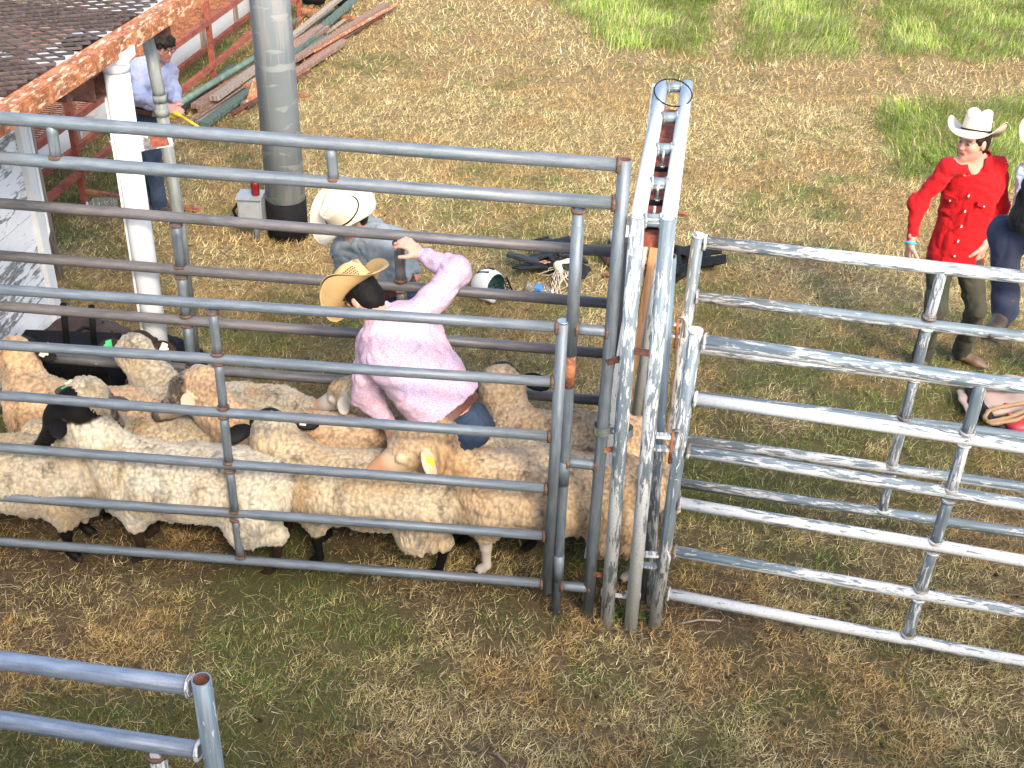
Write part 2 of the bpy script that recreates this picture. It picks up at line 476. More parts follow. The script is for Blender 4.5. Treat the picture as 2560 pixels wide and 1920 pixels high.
def blades(x, y, L, w, lean, tint, z0=None, segs=1, az=None):
    n = len(x); az = rng.uniform(0, 2 * np.pi, n) if az is None else az
    dx, dy = np.cos(az), np.sin(az); px, py = -dy, dx
    z0 = np.zeros(n) if z0 is None else z0
    if segs == 1:
        a = np.stack([x - px * w / 2, y - py * w / 2, z0], 1); b = np.stack([x + px * w / 2, y + py * w / 2, z0 + .001], 1)
        c = np.stack([x + dx * L * np.sin(lean), y + dy * L * np.sin(lean), z0 + L * np.cos(lean)], 1)
        Vv = np.stack([a, b, c], 1).reshape(-1, 3); F = np.arange(3 * n).reshape(-1, 3)
        return Vv, F, np.repeat(tint, 3, 0)
    # two segments with a bend
    l1 = L * .55; l2 = L * .45; le2 = np.minimum(lean + .75, 2.3)
    a = np.stack([x - px * w / 2, y - py * w / 2, z0], 1); b = np.stack([x + px * w / 2, y + py * w / 2, z0], 1)
    mx, my, mz = x + dx * l1 * np.sin(lean), y + dy * l1 * np.sin(lean), z0 + l1 * np.cos(lean)
    c = np.stack([mx - px * w * .4, my - py * w * .4, mz], 1); d = np.stack([mx + px * w * .4, my + py * w * .4, mz], 1)
    e = np.stack([mx + dx * l2 * np.sin(le2), my + dy * l2 * np.sin(le2), mz + l2 * np.cos(le2)], 1)
    Vv = np.stack([a, b, c, d, e], 1).reshape(-1, 3); i = np.arange(n)[:, None] * 5
    F = np.concatenate([i + [0, 1, 3], i + [0, 3, 2], i + [2, 3, 4]], 0)
    return Vv, F, np.repeat(tint, 5, 0)

def build_grass():
    bm_ = blade_mat('dry_and_green_blades', .22)
    Vs, Fs, Ts = [], [], []; off = 0
    def add(r):
        nonlocal off
        Vs.append(r[0]); Fs.append(r[1] + off); Ts.append(r[2]); off += len(r[0])
    for (y0, y1, hw0, hw1, n, ls, ws) in ((2.7, 8.0, 2.6, 5.0, 500000, .042, .0028), (8.0, 13.0, 5.0, 7.5, 260000, .052, .0040), (13.0, 22.0, 7.5, 11.5, 180000, .075, .0068)):
        y = y0 + (y1 - y0) * rng.random(n) ** .9
        hw = hw0 + (hw1 - hw0) * (y - y0) / (y1 - y0); x = (rng.random(n) * 2 - 1) * hw
        dirt = dirt_field(x, y); g = green_field(x, y); clump = fbm(P2(x * 11, y * 11), 77, 2)
        keep = (rng.random(n) > dirt * .80) & (rng.random(n) < (clump - .18) * 1.9 + .30 * np.clip((y - 6) / 3, 0, 1)) & ~(tall_mask(x, y))
        x, y, g, clump, dirt = x[keep], y[keep], g[keep], clump[keep], dirt[keep]; n = len(x)
        isg = rng.random(n) < g * .85
        pick = PAL_STRAW[rng.integers(0, len(PAL_STRAW), n)]
        pg = PAL_GREEN[rng.integers(0, len(PAL_GREEN), n)]
        tint = np.where(isg[:, None], pg, pick)
        # weathered, greyer and browner thatch where people and animals walk
        near = np.clip((7.2 - y) / 2.6, 0, 1)[:, None]
        brown = fbm(P2(x * 1.7, y * 1.7), 55)[:, None]
        tint = tint * (1 + near * .12) * np.array([1, .985, .97]) ** (near * 1.0)
        tint = np.where(brown > .53, tint * np.array([.90, .78, .68]), tint)
        mott = fbm(P2(x * 14, y * 14), 63, 2)[:, None]; tint = tint * rng.uniform(.50, 1.55, (n, 1)) * (.62 + .80 * mott) * (1 + .12 * np.clip((y[:, None] - 6.5) / 2, 0, 1))
        L = ls * rng.uniform(.5, 1.6, n) * np.where(isg, .8, 1.1)
        lean = np.where(isg, rng.uniform(.1, 1.15, n), rng.uniform(.75, 1.53, n))
        w = ws * rng.uniform(.6, 1.4, n)
        z0 = rng.uniform(-.004, .012, n)
        add(blades(x, y, L, w, lean, tint, z0))
    # long loose straws
    n = 7000; y = 2.9 + 6.5 * rng.random(n); x = (rng.random(n) * 2 - 1) * (2.6 + (y - 2.9) * .45)
    k = ~tall_mask(x, y); x, y = x[k], y[k]; n = len(x)
    tint = PAL_STRAW[rng.integers(0, 6, n)] * rng.uniform(.8, 1.35, (n, 1))
    add(blades(x, y, rng.uniform(.06, .16, n), np.full(n, .0022), rng.uniform(1.35, 1.56, n), tint, rng.uniform(.01, .03, n), 2))
    # crumbs of soil, droppings and pale chaff
    n = 5200; y = 2.9 + 7.5 * rng.random(n) ** 1.2; x = (rng.random(n) * 2 - 1) * (2.6 + (y - 2.9) * .45); r_ = rng.uniform(.003, .009, n) * np.where(rng.random(n) < .06, 2.0, 1)
    o6 = np.array([(1, 0, 0), (0, 1, 0), (-1, 0, 0), (0, -1, 0), (0, 0, .7), (0, 0, -.5)]); f8 = np.array([(0, 1, 4), (1, 2, 4), (2, 3, 4), (3, 0, 4), (1, 0, 5), (2, 1, 5), (3, 2, 5), (0, 3, 5)])
    P_ = np.stack([x, y, r_ * .5], 1)[:, None, :] + o6[None] * r_[:, None, None] * rng.uniform(.6, 1.3, (n, 6, 1))
    tc = np.array([(.035, .022, .014), (.05, .032, .02), (.09, .06, .035), (.42, .36, .24)])[np.minimum(3, (rng.random(n) * 3.25).astype(int))]
    add((P_.reshape(-1, 3), (np.arange(n)[:, None, None] * 6 + f8[None]).reshape(-1, 3), np.repeat(tc, 6, 0)))
    me = raw_mesh('dry_grass', np.concatenate(Vs), np.concatenate(Fs), np.concatenate(Ts), bm_)
    tag(link(bpy.data.objects.new('dry_grass', me)), 'short trampled straw coloured grass with thin green patches', 'grass', None, 'stuff')
    # uncut bright grass
    Vs, Fs, Ts = [], [], []; off = 0
    for pi, pl in enumerate(tall_polys):
        xs = [p[0] for p in pl]; ys = [p[1] for p in pl]
        area = (min(max(xs), 12) - min(xs)) * (max(ys) - min(ys))
        n = int(min(area, 60) * (2300 if pi < 3 else 3600))
        x = rng.uniform(min(xs) - .3, min(max(xs), 12) + .3, n); y = rng.uniform(min(ys) - .3, max(ys) + .3, n)
        jx = x + .5 * (fbm(P2(x * 2, y * 2), 3) - .5) + rng.normal(0, .07, n); jy = y + .7 * (fbm(P2(x * 2, y * 2), 9) - .5) + rng.normal(0, .12, n)
        k = in_poly(jx, jy, pl) & (rng.random(n) < .30 + 1.2 * fbm(P2(x * 3.5, y * 3.5), 12, 2)); x, y = x[k], y[k]; n = len(x)
        cl = fbm(P2(x * 2.3, y * 2.3), 91, 3)
        tint = PAL_TALL[np.clip((rng.random(n) * 4 + cl * 3).astype(int) % 6, 0, 5)] * rng.uniform(.75, 1.2, (n, 1)) * (.80 + .45 * cl[:, None])
        az = 6.28 * fbm(P2(x * .8, y * .8), 14, 2) * 1.6 + rng.normal(0, .9, n)
        edge_ = fbm(P2(x * 1.3, y * 1.3), 71, 2); L = rng.uniform(.05, .24, n) * (.35 + 1.1 * cl) * (.5 + edge_); lean = rng.uniform(.15, .95, n)
        add(blades(x, y, L, rng.uniform(.004, .009, n), lean, np.where((rng.random(n) < .16)[:, None], np.array([.50, .44, .24]), tint), None, 2, az))
    me = raw_mesh('tall_green_grass', np.concatenate(Vs), np.concatenate(Fs), np.concatenate(Ts), blade_mat('fresh_grass_blades', .35))
    tag(link(bpy.data.objects.new('tall_green_grass', me)), 'bright green uncut grass left standing in mown patches', 'grass', None, 'stuff')
build_grass()
print('ground', round(time.time() - T0, 1))

# ================================================================== PENS AND GATES
g0 = G(1470, 1533)
NTH = -3.9
def NP(x, y, back=0.0):                 # near pen plane
    return V(x, y, g0 + np.array([0, back, 0]), NTH)
galv = M['galv']
def rail(root, a, b, r, mat, name='rail', welds='', wm=None, n=14, **k):
    a, b = np.array(a), np.array(b)
    J_ = lambda: np.array([random.uniform(-1, 1) * .003, 0, random.uniform(-1, 1) * .004]) * min(1, np.linalg.norm(b - a))
    part(MB().tube([a, a + (b - a) * .25 + J_(), a + (b - a) * .5 + J_(), a + (b - a) * .75 + J_(), b], r, n, **k), name, mat, root)
    d = (b - a) / np.linalg.norm(b - a)
    if 'a' in welds: weld_ring(a + d * .004, d, r * 1.08, wm or M['weld'], root)
    if 'b' in welds: weld_ring(b - d * .004, d, r * 1.08, wm or M['weld'], root)
def ext(a, b, t):                       # push the first end further out along the line
    return np.array(a) + (np.array(a) - np.array(b)) * t

# --- tall loading frame of grey pipe ------------------------------------------------
def tall_frame():
    fr = thing('tall_pipe_frame', g0, 'tall grey galvanised pipe frame with double top rail over the sheep pen', 'pipe frame')
    t1 = (NP(30, 298), NP(1548, 412)); t2 = (NP(0, 393), NP(1536, 508))
    rail(fr, ext(*t1, .25), t1[1], .0285, galv, welds='b')
    rail(fr, ext(*t2, .25), t2[1], .0285, galv, welds='b')
    for (x0, y0, x1, y1) in ((128, 312, 140, 394), (827, 372, 834, 448)):
        rail(fr, NP(x0, y0), NP(x1, y1), .0235, galv, 'strut', 'b')
    top, bot = NP(1563, 398), NP(1469, 1536)
    rail(fr, bot - np.array([0, 0, .02]), top, .0285, galv, 'post', open_end='b')
    # inner upright with hinge sleeves
    a, b_ = NP(1447, 524), NP(1389, 1537)
    rail(fr, b_ - np.array([0, 0, .02]), a, .0250, galv, 'post', 'b')
    for (ya, yb, mt, rr) in ((555, 838, galv, .0275), (838, 912, M['rust'], .0268), (1098, 1160, galv, .0283), (1355, 1430, galv, .0283)):
        f0 = (ya - 524) / (1537 - 524); f1 = (yb - 524) / (1537 - 524)
        part(MB().tube([a + (b_ - a) * f0, a + (b_ - a) * f1], rr, 16), 'hinge_sleeve', mt, fr)
    for (x0, y0, x1, y1) in ((1440, 822, 1519, 829), (1417, 1155, 1490, 1163), (1402, 1464, 1473, 1470)):
        rail(fr, NP(x0, y0), NP(x1, y1), .0255, galv, 'crossbar', 'ab')
    return fr
tall_frame()

# --- near six rail gate ----------------------------------------------------------------
def near_gate():
    gt = thing('pipe_gate', NP(1369, 1478), 'grey six rail pipe gate closing the front of the sheep pen', 'gate')
    up_t, up_b = NP(1408, 806, -.01), NP(1366, 1478, -.01)
    part(MB().tube([up_b, up_t], .0275, 16), 'upright', galv, gt)
    part(MB().tube([up_t, up_t + (up_t - up_b) * .006], .026, 16), 'cap', M['zinc'], gt)
    NLl = [(0, 722, 1394, 818), (0, 862, 1383, 955), (0, 990, 1375, 1090), (0, 1117, 1367, 1221), (0, 1242, 1362, 1339), (0, 1352, 1356, 1458)]
    for (x0, y0, x1, y1) in NLl:
        a, b_ = NP(x0, y0, -.01), NP(x1, y1, -.01)
        rail(gt, ext(a, b_, .25), b_, .0245, galv, welds='b')
    seg = [(530, 768), (545, 895), (559, 1029), (573, 1165), (588, 1287), (603, 1400)]
    for i in range(5):
        p, q = NP(*seg[i], -.012), NP(*seg[i + 1], -.012); d = (q - p) / np.linalg.norm(q - p)
        rail(gt, p + d * .022, q - d * .022, .022, galv, 'brace', 'ab')
    return gt
near_gate()

# --- far fence of the pen --------------------------------------------------------------
FTH = -5.0; f0 = np.array([.48, 5.72, 0.0])
def FP(x, y, back=0.0): return V(x, y, f0 + np.array([0, back, 0]), FTH)
def far_fence():
    ff = thing('pipe_fence', f0, 'old pinkish grey pipe fence along the back of the sheep pen', 'fence')
    old = M['galv_old']
    for (x0, y0, x1, y1) in ((0, 509, 1552, 631), (0, 639, 1540, 760), (0, 764, 1530, 885), (0, 886, 1520, 1002), (0, 1010, 1508, 1122)):
        a, b_ = FP(x0, y0), FP(x1, y1); rail(ff, ext(a, b_, .3), b_, .0300, old, welds='b')
    for col in ([(438, 548), (452, 678), (466, 800), (481, 925), (493, 1050)], [(996, 594), (1003, 712), (1009, 836), (1015, 962), (1020, 1085)]):
        for i in range(4):
            p, q = FP(*col[i]), FP(*col[i + 1]); d = (q - p) / np.linalg.norm(q - p)
            rail(ff, p + d * .028, q - d * .028, .0290, M['galv'] if col[0][0] < 900 else old, 'brace', 'ab')
    t = FP(1570, 600); t0 = np.array([t[0] - .02, t[1], -.02])
    part(MB().tube([t0, t], .036, 16), 'end_post', M['galv_dark'], ff)
    return ff
far_fence()

# --- white sliding gate chute frame ----------------------------------------------------
M['flaky_top'] = mat_flaky('thick_scuffed_white_paint', .92, wear=.0)
def chute():
    z = 2.22
    A0, A1 = G(1593, 556, z), G(1655, 214, z); B0, B1 = G(1670, 560, z), G(1718, 214, z)
    ch = thing('sliding_gate_frame', G(1578, 1556), 'tall flaking white pipe frame holding a wooden slide gate', 'gate frame')
    fw, fd, fk = M['flaky_white'], M['flaky'], M['flaky_dark']
    a_b, b_b = G(1517, 1553), G(1577, 1566)
    dn = np.array([0, 0, .03])
    # legs: two in front, two behind
    part(MB().tube([a_b - dn, a_b + (A0 - a_b) * .5, A0 + (A0 - a_b) * .012], .0335, 18, open_end='b'), 'leg', fd, ch)
    part(MB().tube([b_b - dn, b_b + (B0 - b_b) * .5, B0 + (B0 - b_b) * .012], .0335, 18, open_end='b'), 'leg', fd, ch)
    part(MB().tube([A1 + [-.02, 0, 0.0], A1 + np.array([-.09, .0, -z - .02])], .033, 16), 'leg', fw, ch)
    part(MB().tube([B1 + [.0, 0, 0.0], B1 + np.array([-.10, .0, -z - .02])], .033, 16), 'leg', fw, ch)
    fw = M['flaky_top']
    part(MB().tube([A0, A0 + (A1 - A0) * .5, A1], .0335, 18), 'top_rail', fw, ch)
    part(MB().tube([B0, B0 + (B1 - B0) * .5, B1], .0335, 18), 'top_rail', fw, ch)
    for f in (.015, .235, .47, .715, .985):
        p, q = A0 + (A1 - A0) * f, B0 + (B1 - B0) * f; d = (q - p) / np.linalg.norm(q - p)
        part(MB().tube([p + d * .022, q - d * .022], .0285, 14), 'rung', fk, ch)
        for e, s_ in ((p, 1), (q, -1)): weld_ring(e + d * .034 * s_, d, .030, M['weld_white'], ch, .005)
    # red slide beam under the ladder with its bolts
    mid0, mid1 = (A0 + B0) / 2 + [0, 0, -.10], (A1 + B1) / 2 + [0, 0, -.10]
    dd = mid1 - mid0
    part(MB().bar(mid0 + dd * .02, mid0 + dd * .90, .105, .055), 'slide_beam', M['rust_red'], ch)
    for f in (.06, .20, .42):
        c = mid0 + dd * f + [0, 0, .036]
        part(MB().box(c, (.125, .030, .014), np.array([np.cross([0, 1, 0], [0, 0, 1]), [0, 1, 0], [0, 0, 1]]).T), 'hanger_strap', M['black_rubber'], ch)
        c2 = c + [0, 0, .008]
        part(MB().tube([c2, c2 + [0, 0, .012]], .014, 6).tube([c2, c2 + [0, 0, .085]], .006, 8), 'bolt', M['zinc'], ch)
    # loop of wire round the far end
    c = (A0 + B0) / 2 + (mid1 - mid0) * .86; ring = []
    for k in range(25):
        t = 2 * math.pi * k / 24
        ring.append(c + np.array([.100 * math.cos(t) * .98, .16 * math.sin(t), .045 + .02 * math.sin(t)]))
    part(MB().tube(ring, .0035, 6, caps=False), 'wire_loop', M['black_rubber'], ch)
    # the slide gate: plywood edge and white faced panel hanging between the legs
    ply = mat_wood('raw_plywood_edge', (.52, .27, .12), (.66, .40, .20), (.36, .17, .07), 9)
    rec = dd / np.linalg.norm(dd); side = np.array([rec[1], -rec[0], 0]); side /= np.linalg.norm(side)
    base0 = G(1540, 1540); base0[1] += .12
    bot = G(1588, 1180, .02); bot = np.array([.50, 4.80, 0.0])
    top = (A0 + B0) / 2 + dd * .22; top[2] = 2.02
    for s_, w, mt, nm in ((-.030, .030, M['white_panel'], 'gate_panel'), (.012, .034, ply, 'gate_board')):
        p0 = top + side * s_; p1 = np.array([bot[0], top[1] - .0, .10]) + side * s_
        # panel: long along 'rec', thin along side, leaning with the frame
        u = (p0 - p1); L = np.linalg.norm(u); u /= L
        rr = rec - u * (rec @ u); rr /= np.linalg.norm(rr); ss = np.cross(u, rr)
        part(MB().box((p0 + p1) / 2 + rr * .40, (w, .86, L), np.array([ss, rr, u]).T), nm, mt, ch)
    for s_ in (-.052,):
        p0 = top + side * s_; p1 = np.array([bot[0], top[1], .10]) + side * s_
        part(MB().bar(p1 - rec * .03, p0 - rec * .03, .05, .05, rec), 'slide_guide', M['flaky_white'], ch)
    # straps that tie the legs together
    def on(pb, pt, y): return pb + (pt - pb) * y
    part(MB().bar(G(1530, 1487, .16) , G(1570, 1492, .16), .022, .010), 'tie_strap', M['weld_white'], ch)
    for p, ax in ((G(1521, 1482, .16), A0 - a_b), (G(1583, 1488, .16), B0 - b_b)):
        u = ax / np.linalg.norm(ax); part(MB().tube([p - u * .014, p + u * .014], .039, 16), 'tie_collar', M['flaky_white'], ch)
    pA = lambda y: a_b + (A0 - a_b) * ((1553 - y) / (1553 - 556)) ; pB = lambda y: b_b + (B0 - b_b) * ((1566 - y) / (1566 - 560))
    part(MB().bar(V(1576, 876, a_b, NTH), V(1630, 884, a_b, NTH), .030, .012, (0, 1, 0)), 'tie_strap', M['rust_dark'], ch)
    return ch
def mat_wood(name, c0, c1, dark, sc=8):
    m, nt, b = newmat(name)
    v = coords(nt, 'obj', (14, 14, 1.1)); n = noise(nt, v, sc * .5, 5, .6, .6); n2 = noise(nt, coords(nt, 'obj', (60, 60, 2)), 3, 3)
    c = ramp(nt, n, [(.3, dark), (.48, c0), (.68, c1)])
    c = mix(nt, mth(nt, 'MULTIPLY', n2, .3), c, dark)
    setc(nt, b, 'Base Color', c); setc(nt, b, 'Roughness', .75); bump(nt, b, n, .2, .003); return m
M['white_panel'] = mat_plain('scuffed_white_board', (.55, .49, .47), .6, 0, .18, 6, .1)
chute()

# straps, clamps and pins between the frames -------------------------------------------
def strap(x0, y0, x1, y1, w, mt, label, back=-.02, lift=0):
    a, b_ = NP(x0, y0, back), NP(x1, y1, back)
    o = MB().bar(a, b_, w, .008, (0, 1, 0)).build('rusty_strap', mt)
    r = o; me = o.data
    c = (a + b_) / 2
    me.transform(Matrix.Translation(Vector(-c))); o.location = Vector(c)
    tag(o, label, 'metal strap'); return o
strap(1516, 906, 1568, 893, .032, M['rust_dark'], 'rusty strap welded between grey post and white post near the top', -.025)
strap(1500, 1128, 1549, 1120, .026, M['rust'], 'rusty strap below the round pipe clamp beside the sheep')
strap(1482, 1436, 1522, 1440, .024, M['rust'], 'rusty strap low between grey post and white post')
def clamp():
    p, q = NP(1506, 1072), NP(1563, 1078, -.005); cl = thing('pipe_clamp', p, 'dull zinc band clamp joining the grey post to the white post', 'clamp')
    for c, nm in ((p, 'band'), (q, 'band')):
        part(MB().tube([c + [0.002, 0, -.022], c + [-.002, 0, .022]], .0375, 18, caps=False), nm, M['zinc'], cl)
    part(MB().box((p + q) / 2, (.05, .012, .04)).tube([(p + q) / 2 + [0, -.03, 0], (p + q) / 2 + [0, .03, 0]], .008, 8), 'clamp_bolt', M['zinc'], cl)
clamp()

# --- hinge post behind the white frame and the two white gates on the right ---------------
hp = thing('hinge_post', G(1617, 1493), 'bare dark steel post with white flakes close behind the white frame', 'post')
part(MB().tube([G(1617, 1495) - [0, 0, .02], V(1672, 640, G(1617, 1493), 0)], .035, 16, open_end='b'), 'post', M['flaky_dark'], hp)

def gate_right(name, label, base, th, top, bot, rails, brace, r, mats, hung):
    gt = thing(name, base, label, 'gate', 'white painted gates right of the slide gate')
    Q = lambda x, y, bk=0.0: V(x, y, np.array(base) + [0, bk, 0], th)
    a, b_ = Q(*top), Q(*bot)
    part(MB().tube([b_, (a + b_) / 2, a], r * 1.12, 18), 'upright', mats[0], gt)
    ax = (a - b_) / np.linalg.norm(a - b_)
    part(MB().tube([a, a + ax * .010], r * 1.16, 18), 'cap', M['flaky_white'], gt)
    for i, (x0, y0, x1, y1) in enumerate(rails):
        p, q = Q(x0, y0), Q(x1, y1); end = q + (q - p) * .55
        rr = r * (1.12 if i == 0 else 1)
        rail(gt, p, end, rr, mats[1 if i % 2 else 2], welds='a', wm=M['weld_white'], n=16)
    for i in range(len(brace) - 1):
        p, q = Q(*brace[i], -.002), Q(*brace[i + 1], -.002); d = (q - p) / np.linalg.norm(q - p)
        rail(gt, p + d * (.026 if i else -.035), q - d * .026, r * .92, mats[3], 'brace', 'ab' if i else 'b', M['weld_white'])
    return gt
C5 = lambda x, y: (1700 + x / 1.4558, 560 + y / 1.4558)
def rails5(L): return [(*C5(x0, y0), *C5(x1, y1)) for x0, y0, x1, y1 in L]
near_rails = rails5([(85, 427, 1250, 590), (52, 636, 1250, 812), (28, 824, 1250, 1022), (-5, 1014, 1250, 1226), (-22, 1190, 1250, 1412), (-45, 1345, 1250, 1590)])
far_rails = rails5([(88, 66, 1250, 192), (60, 264, 1250, 410), (40, 452, 1250, 598), (15, 622, 1250, 775), (-10, 780, 1250, 960), (-30, 938, 1250, 1126)])
gate_right('white_gate', 'nearer white flaking six rail gate standing open beside the frame', G(1637, 1562), -12.0,
           C5(57, 392), (1636, 1562), near_rails, [C5(1093, 590), C5(1040, 778), C5(982, 985), C5(925, 1172), C5(872, 1345), C5(826, 1508)],
           .0285, (M['flaky'], M['flaky_white'], M['flaky'], M['flaky_dark']), True)
gate_right('white_gate', 'farther white flaking six rail gate that the person in black sits on', G(1650, 1310), -11.0,
           C5(67, 45), (1648, 1305), far_rails, [C5(950, 186), C5(903, 360), C5(857, 545), C5(812, 720), C5(768, 893), C5(734, 1056)],
           .0285, (M['flaky_dark'], M['flaky_dark'], M['flaky'], M['flaky_dark']), True)

# hinge brackets with their pins
def bracket(cx, cy, base, th, label, scale=1.0):
    c = V(cx, cy, base, th); h = thing('hinge_bracket', c, label, 'hinge', 'hinge brackets')
    s = scale
    for dz in (.035, -.035):
        part(MB().bar(c + [-.07 * s, 0, dz * s], c + [.05 * s, 0, dz * s - .005], .030 * s, .016 * s), 'lug', M['flaky'], h)
    part(MB().tube([c + [.012, -.012, -.11 * s], c + [.012, -.012, .075 * s]], .008 * s, 8), 'hinge_pin', M['rust'], h)
    part(MB().tube([c + [.012, -.012, .072 * s], c + [.035, -.03, .088 * s], c + [.055, -.03, .05 * s], c + [.05, -.03, -.03 * s]], .0085 * s, 8), 'hinge_pin', M['weld_white'], h)
bracket(1686, 822, G(1650, 1310), 0, 'rusty hinge with upright pin on the farther white gate')
bracket(1672, 1105, G(1637, 1562), 0, 'white hinge lugs with bent pin halfway up the nearer gate')
bracket(1642, 1400, G(1637, 1562), 0, 'lowest white hinge lugs with rust stained bent pin')

# --- corner of the pen right below the viewer ------------------------------------------------
def corner():
    zt = 1.62
    t = G(503, 1698, zt); base = np.array([t[0], t[1], 0])
    cf = thing('corner_fence', base, 'blue grey pipe fence corner with open topped post at the lower left', 'fence')
    Q = lambda x, y: V(x, y, base, -8.5)
    bt = Q(548, 2000)
    part(MB().tube([base - [0, 0, .02], bt, t], .0300, 24, open_end='b'), 'post', M['galv_front_flaky'], cf)
    a, b_ = Q(0, 1652), Q(478, 1714); rail(cf, ext(a, b_, .8), b_, .0290, M['galv_front'], welds='b', wm=M['weld_white'], n=24)
    a, b_ = Q(0, 1798), Q(500, 1876); rail(cf, ext(a, b_, .8), b_, .0285, M['galv_front'], welds='b', wm=M['weld_white'], n=24)
    p = Q(392, 1884); rail(cf, p, p + [.01, 0, -1.2], .026, M['flaky_white'], 'brace', 'a', M['weld'])
    a = Q(0, 1960); rail(cf, a + [-.6, 0, 0.02], Q(505, 2040), .0285, M['galv_front'], n=20)
M['galv_front_flaky'] = mat_flaky('grey_post_with_white_flakes', .30, (.11, .14, .16))
corner()
print('fences', round(time.time() - T0, 1))
# ================================================================== SOFT BODIES (signed distance modelling)
def unit(v): v = np.array(v, float); return v / (np.linalg.norm(v) + 1e-12)
class SDF:
    def __init__(s): s.p = []
    def cap(s, a, b, r0, r1=None, k=.03, lab=0, sub=False, flat=None):
        """tapered capsule; flat=(dir, factor) squashes it along dir"""
        r1 = r0 if r1 is None else r1
        s.p.append(('cap', np.array(a, float), np.array(b, float), r0, r1, k, lab, sub, flat)); return s
    def ell(s, c, r, ax=None, k=.03, lab=0, sub=False):
        """ellipsoid; ax rows = local axes"""
        A = np.eye(3) if ax is None else np.array([unit(x) for x in ax])
        s.p.append(('ell', np.array(c, float), np.array(r, float) if np.ndim(r) else np.array([r] * 3, float), A, None, k, lab, sub, None)); return s
    def box(s, c, h, ax=None, rnd=.01, k=.01, lab=0, sub=False):
        A = np.eye(3) if ax is None else np.array([unit(x) for x in ax])
        s.p.append(('box', np.array(c, float), np.array(h, float), A, rnd, k, lab, sub, None)); return s
    def chain(s, pts, rs, k=.02, lab=0, **kw):
        for i in range(len(pts) - 1): s.cap(pts[i], pts[i + 1], rs[i], rs[i + 1], k, lab, **kw)
        return s
    def bbox(s, q, m):
        if q[0] == 'cap':
            r = max(q[3], q[4]) + m; return np.minimum(q[1], q[2]) - r, np.maximum(q[1], q[2]) + r
        ext_ = np.abs(q[3].T) @ q[2] + m
        return q[1] - ext_, q[1] + ext_
    def mesh(s, vox, noise_fn=None, adapt=0.0):
        lo = np.min([s.bbox(q, 0)[0] for q in s.p if not q[7]], 0) - 4 * vox; hi = np.max([s.bbox(q, 0)[1] for q in s.p if not q[7]], 0) + 4 * vox
        n = np.ceil((hi - lo) / vox).astype(int) + 1
        Dg = np.full(n, 9.0, 'f'); Lb = np.zeros(n, 'i1'); Bd = np.full(n, 9.0, 'f')
        for q in s.p:
            k = q[5]; a, b = s.bbox(q, k + 4 * vox)
            i0 = np.maximum(0, np.floor((a - lo) / vox).astype(int)); i1 = np.minimum(n, np.ceil((b - lo) / vox).astype(int) + 1)
            if (i1 <= i0).any(): continue
            ax = [lo[d] + np.arange(i0[d], i1[d]) * vox for d in range(3)]
            X, Y, Z = np.meshgrid(*ax, indexing='ij')
            P = np.stack([X, Y, Z], -1)
            if q[0] == 'cap':
                pa = P - q[1]; ba = q[2] - q[1]; bb = max(ba @ ba, 1e-12)
                h = np.clip((pa @ ba) / bb, 0, 1); w = pa - h[..., None] * ba
                if q[8] is not None:
                    fd = unit(q[8][0]); c = w @ fd; w = w + (c * (1 / q[8][1] - 1))[..., None] * fd
                d = np.linalg.norm(w, axis=-1) - (q[3] + (q[4] - q[3]) * h)
                if q[8] is not None: d = d * max(q[8][1], .5)
            elif q[0] == 'ell':
                L = (P - q[1]) @ q[3].T
                k0 = np.linalg.norm(L / q[2], axis=-1); k1 = np.linalg.norm(L / q[2] ** 2, axis=-1) + 1e-9
                d = k0 * (k0 - 1) / k1
            else:
                L = np.abs((P - q[1]) @ q[3].T) - (q[2] - q[4])
                d = np.linalg.norm(np.maximum(L, 0), axis=-1) + np.minimum(L.max(-1), 0) - q[4]
            sl = tuple(slice(i0[e], i1[e]) for e in range(3)); old = Dg[sl]
            if q[7]:
                h = np.clip(.5 - .5 * (old + d) / k, 0, 1); Dg[sl] = old * (1 - h) + (-d) * h + k * h * (1 - h)
                if q[6]: Lb[sl] = np.where(d < .35 * vox, q[6], Lb[sl])
            else:
                h = np.clip(.5 + .5 * (d - old) / k, 0, 1); Dg[sl] = d * (1 - h) + old * h - k * h * (1 - h)
                m = d < Bd[sl]; Lb[sl] = np.where(m, q[6], Lb[sl]); Bd[sl] = np.minimum(Bd[sl], d)
        g = vdb.FloatGrid(); g.background = 3 * vox
        g.copyFromArray(np.clip(Dg, -3 * vox, 3 * vox).astype('f'))
        if adapt:
            Pt, T, Q = g.convertToPolygons(isovalue=0.0, adaptivity=adapt)
            faces = [tuple(x) for x in T.tolist()] + [tuple(x) for x in Q.tolist()]
            faces = [f[::-1] for f in faces]
        else:
            Pt, Q = g.convertToQuads(isovalue=0.0); faces = Q[:, ::-1]
        Pt = np.array(Pt, float); idx = np.clip(np.round(Pt).astype(int), 0, n - 1)
        lab = Lb[idx[:, 0], idx[:, 1], idx[:, 2]]
        return Pt * vox + lo, faces, lab
def vnormals(V3, F):
    N = np.zeros_like(V3); F = np.asarray(F)
    e1 = V3[F[:, 2]] - V3[F[:, 0]]; e2 = V3[F[:, 3]] - V3[F[:, 1]]; fn = np.cross(e1, e2)
    for k in range(4): np.add.at(N, F[:, k], fn)
    return N / (np.linalg.norm(N, axis=1)[:, None] + 1e-12)
def smooth_pts(V3, F, it=2, f=.5):
    F = np.asarray(F); cnt = np.zeros(len(V3))
    for k in range(4): np.add.at(cnt, F[:, k], 2)
    for _ in range(it):
        S = np.zeros_like(V3)
        for k in range(4):
            np.add.at(S, F[:, k], V3[F[:, (k + 1) % 4]]); np.add.at(S, F[:, k], V3[F[:, (k + 3) % 4]])
        V3 = V3 + (S / cnt[:, None] - V3) * f
    return V3
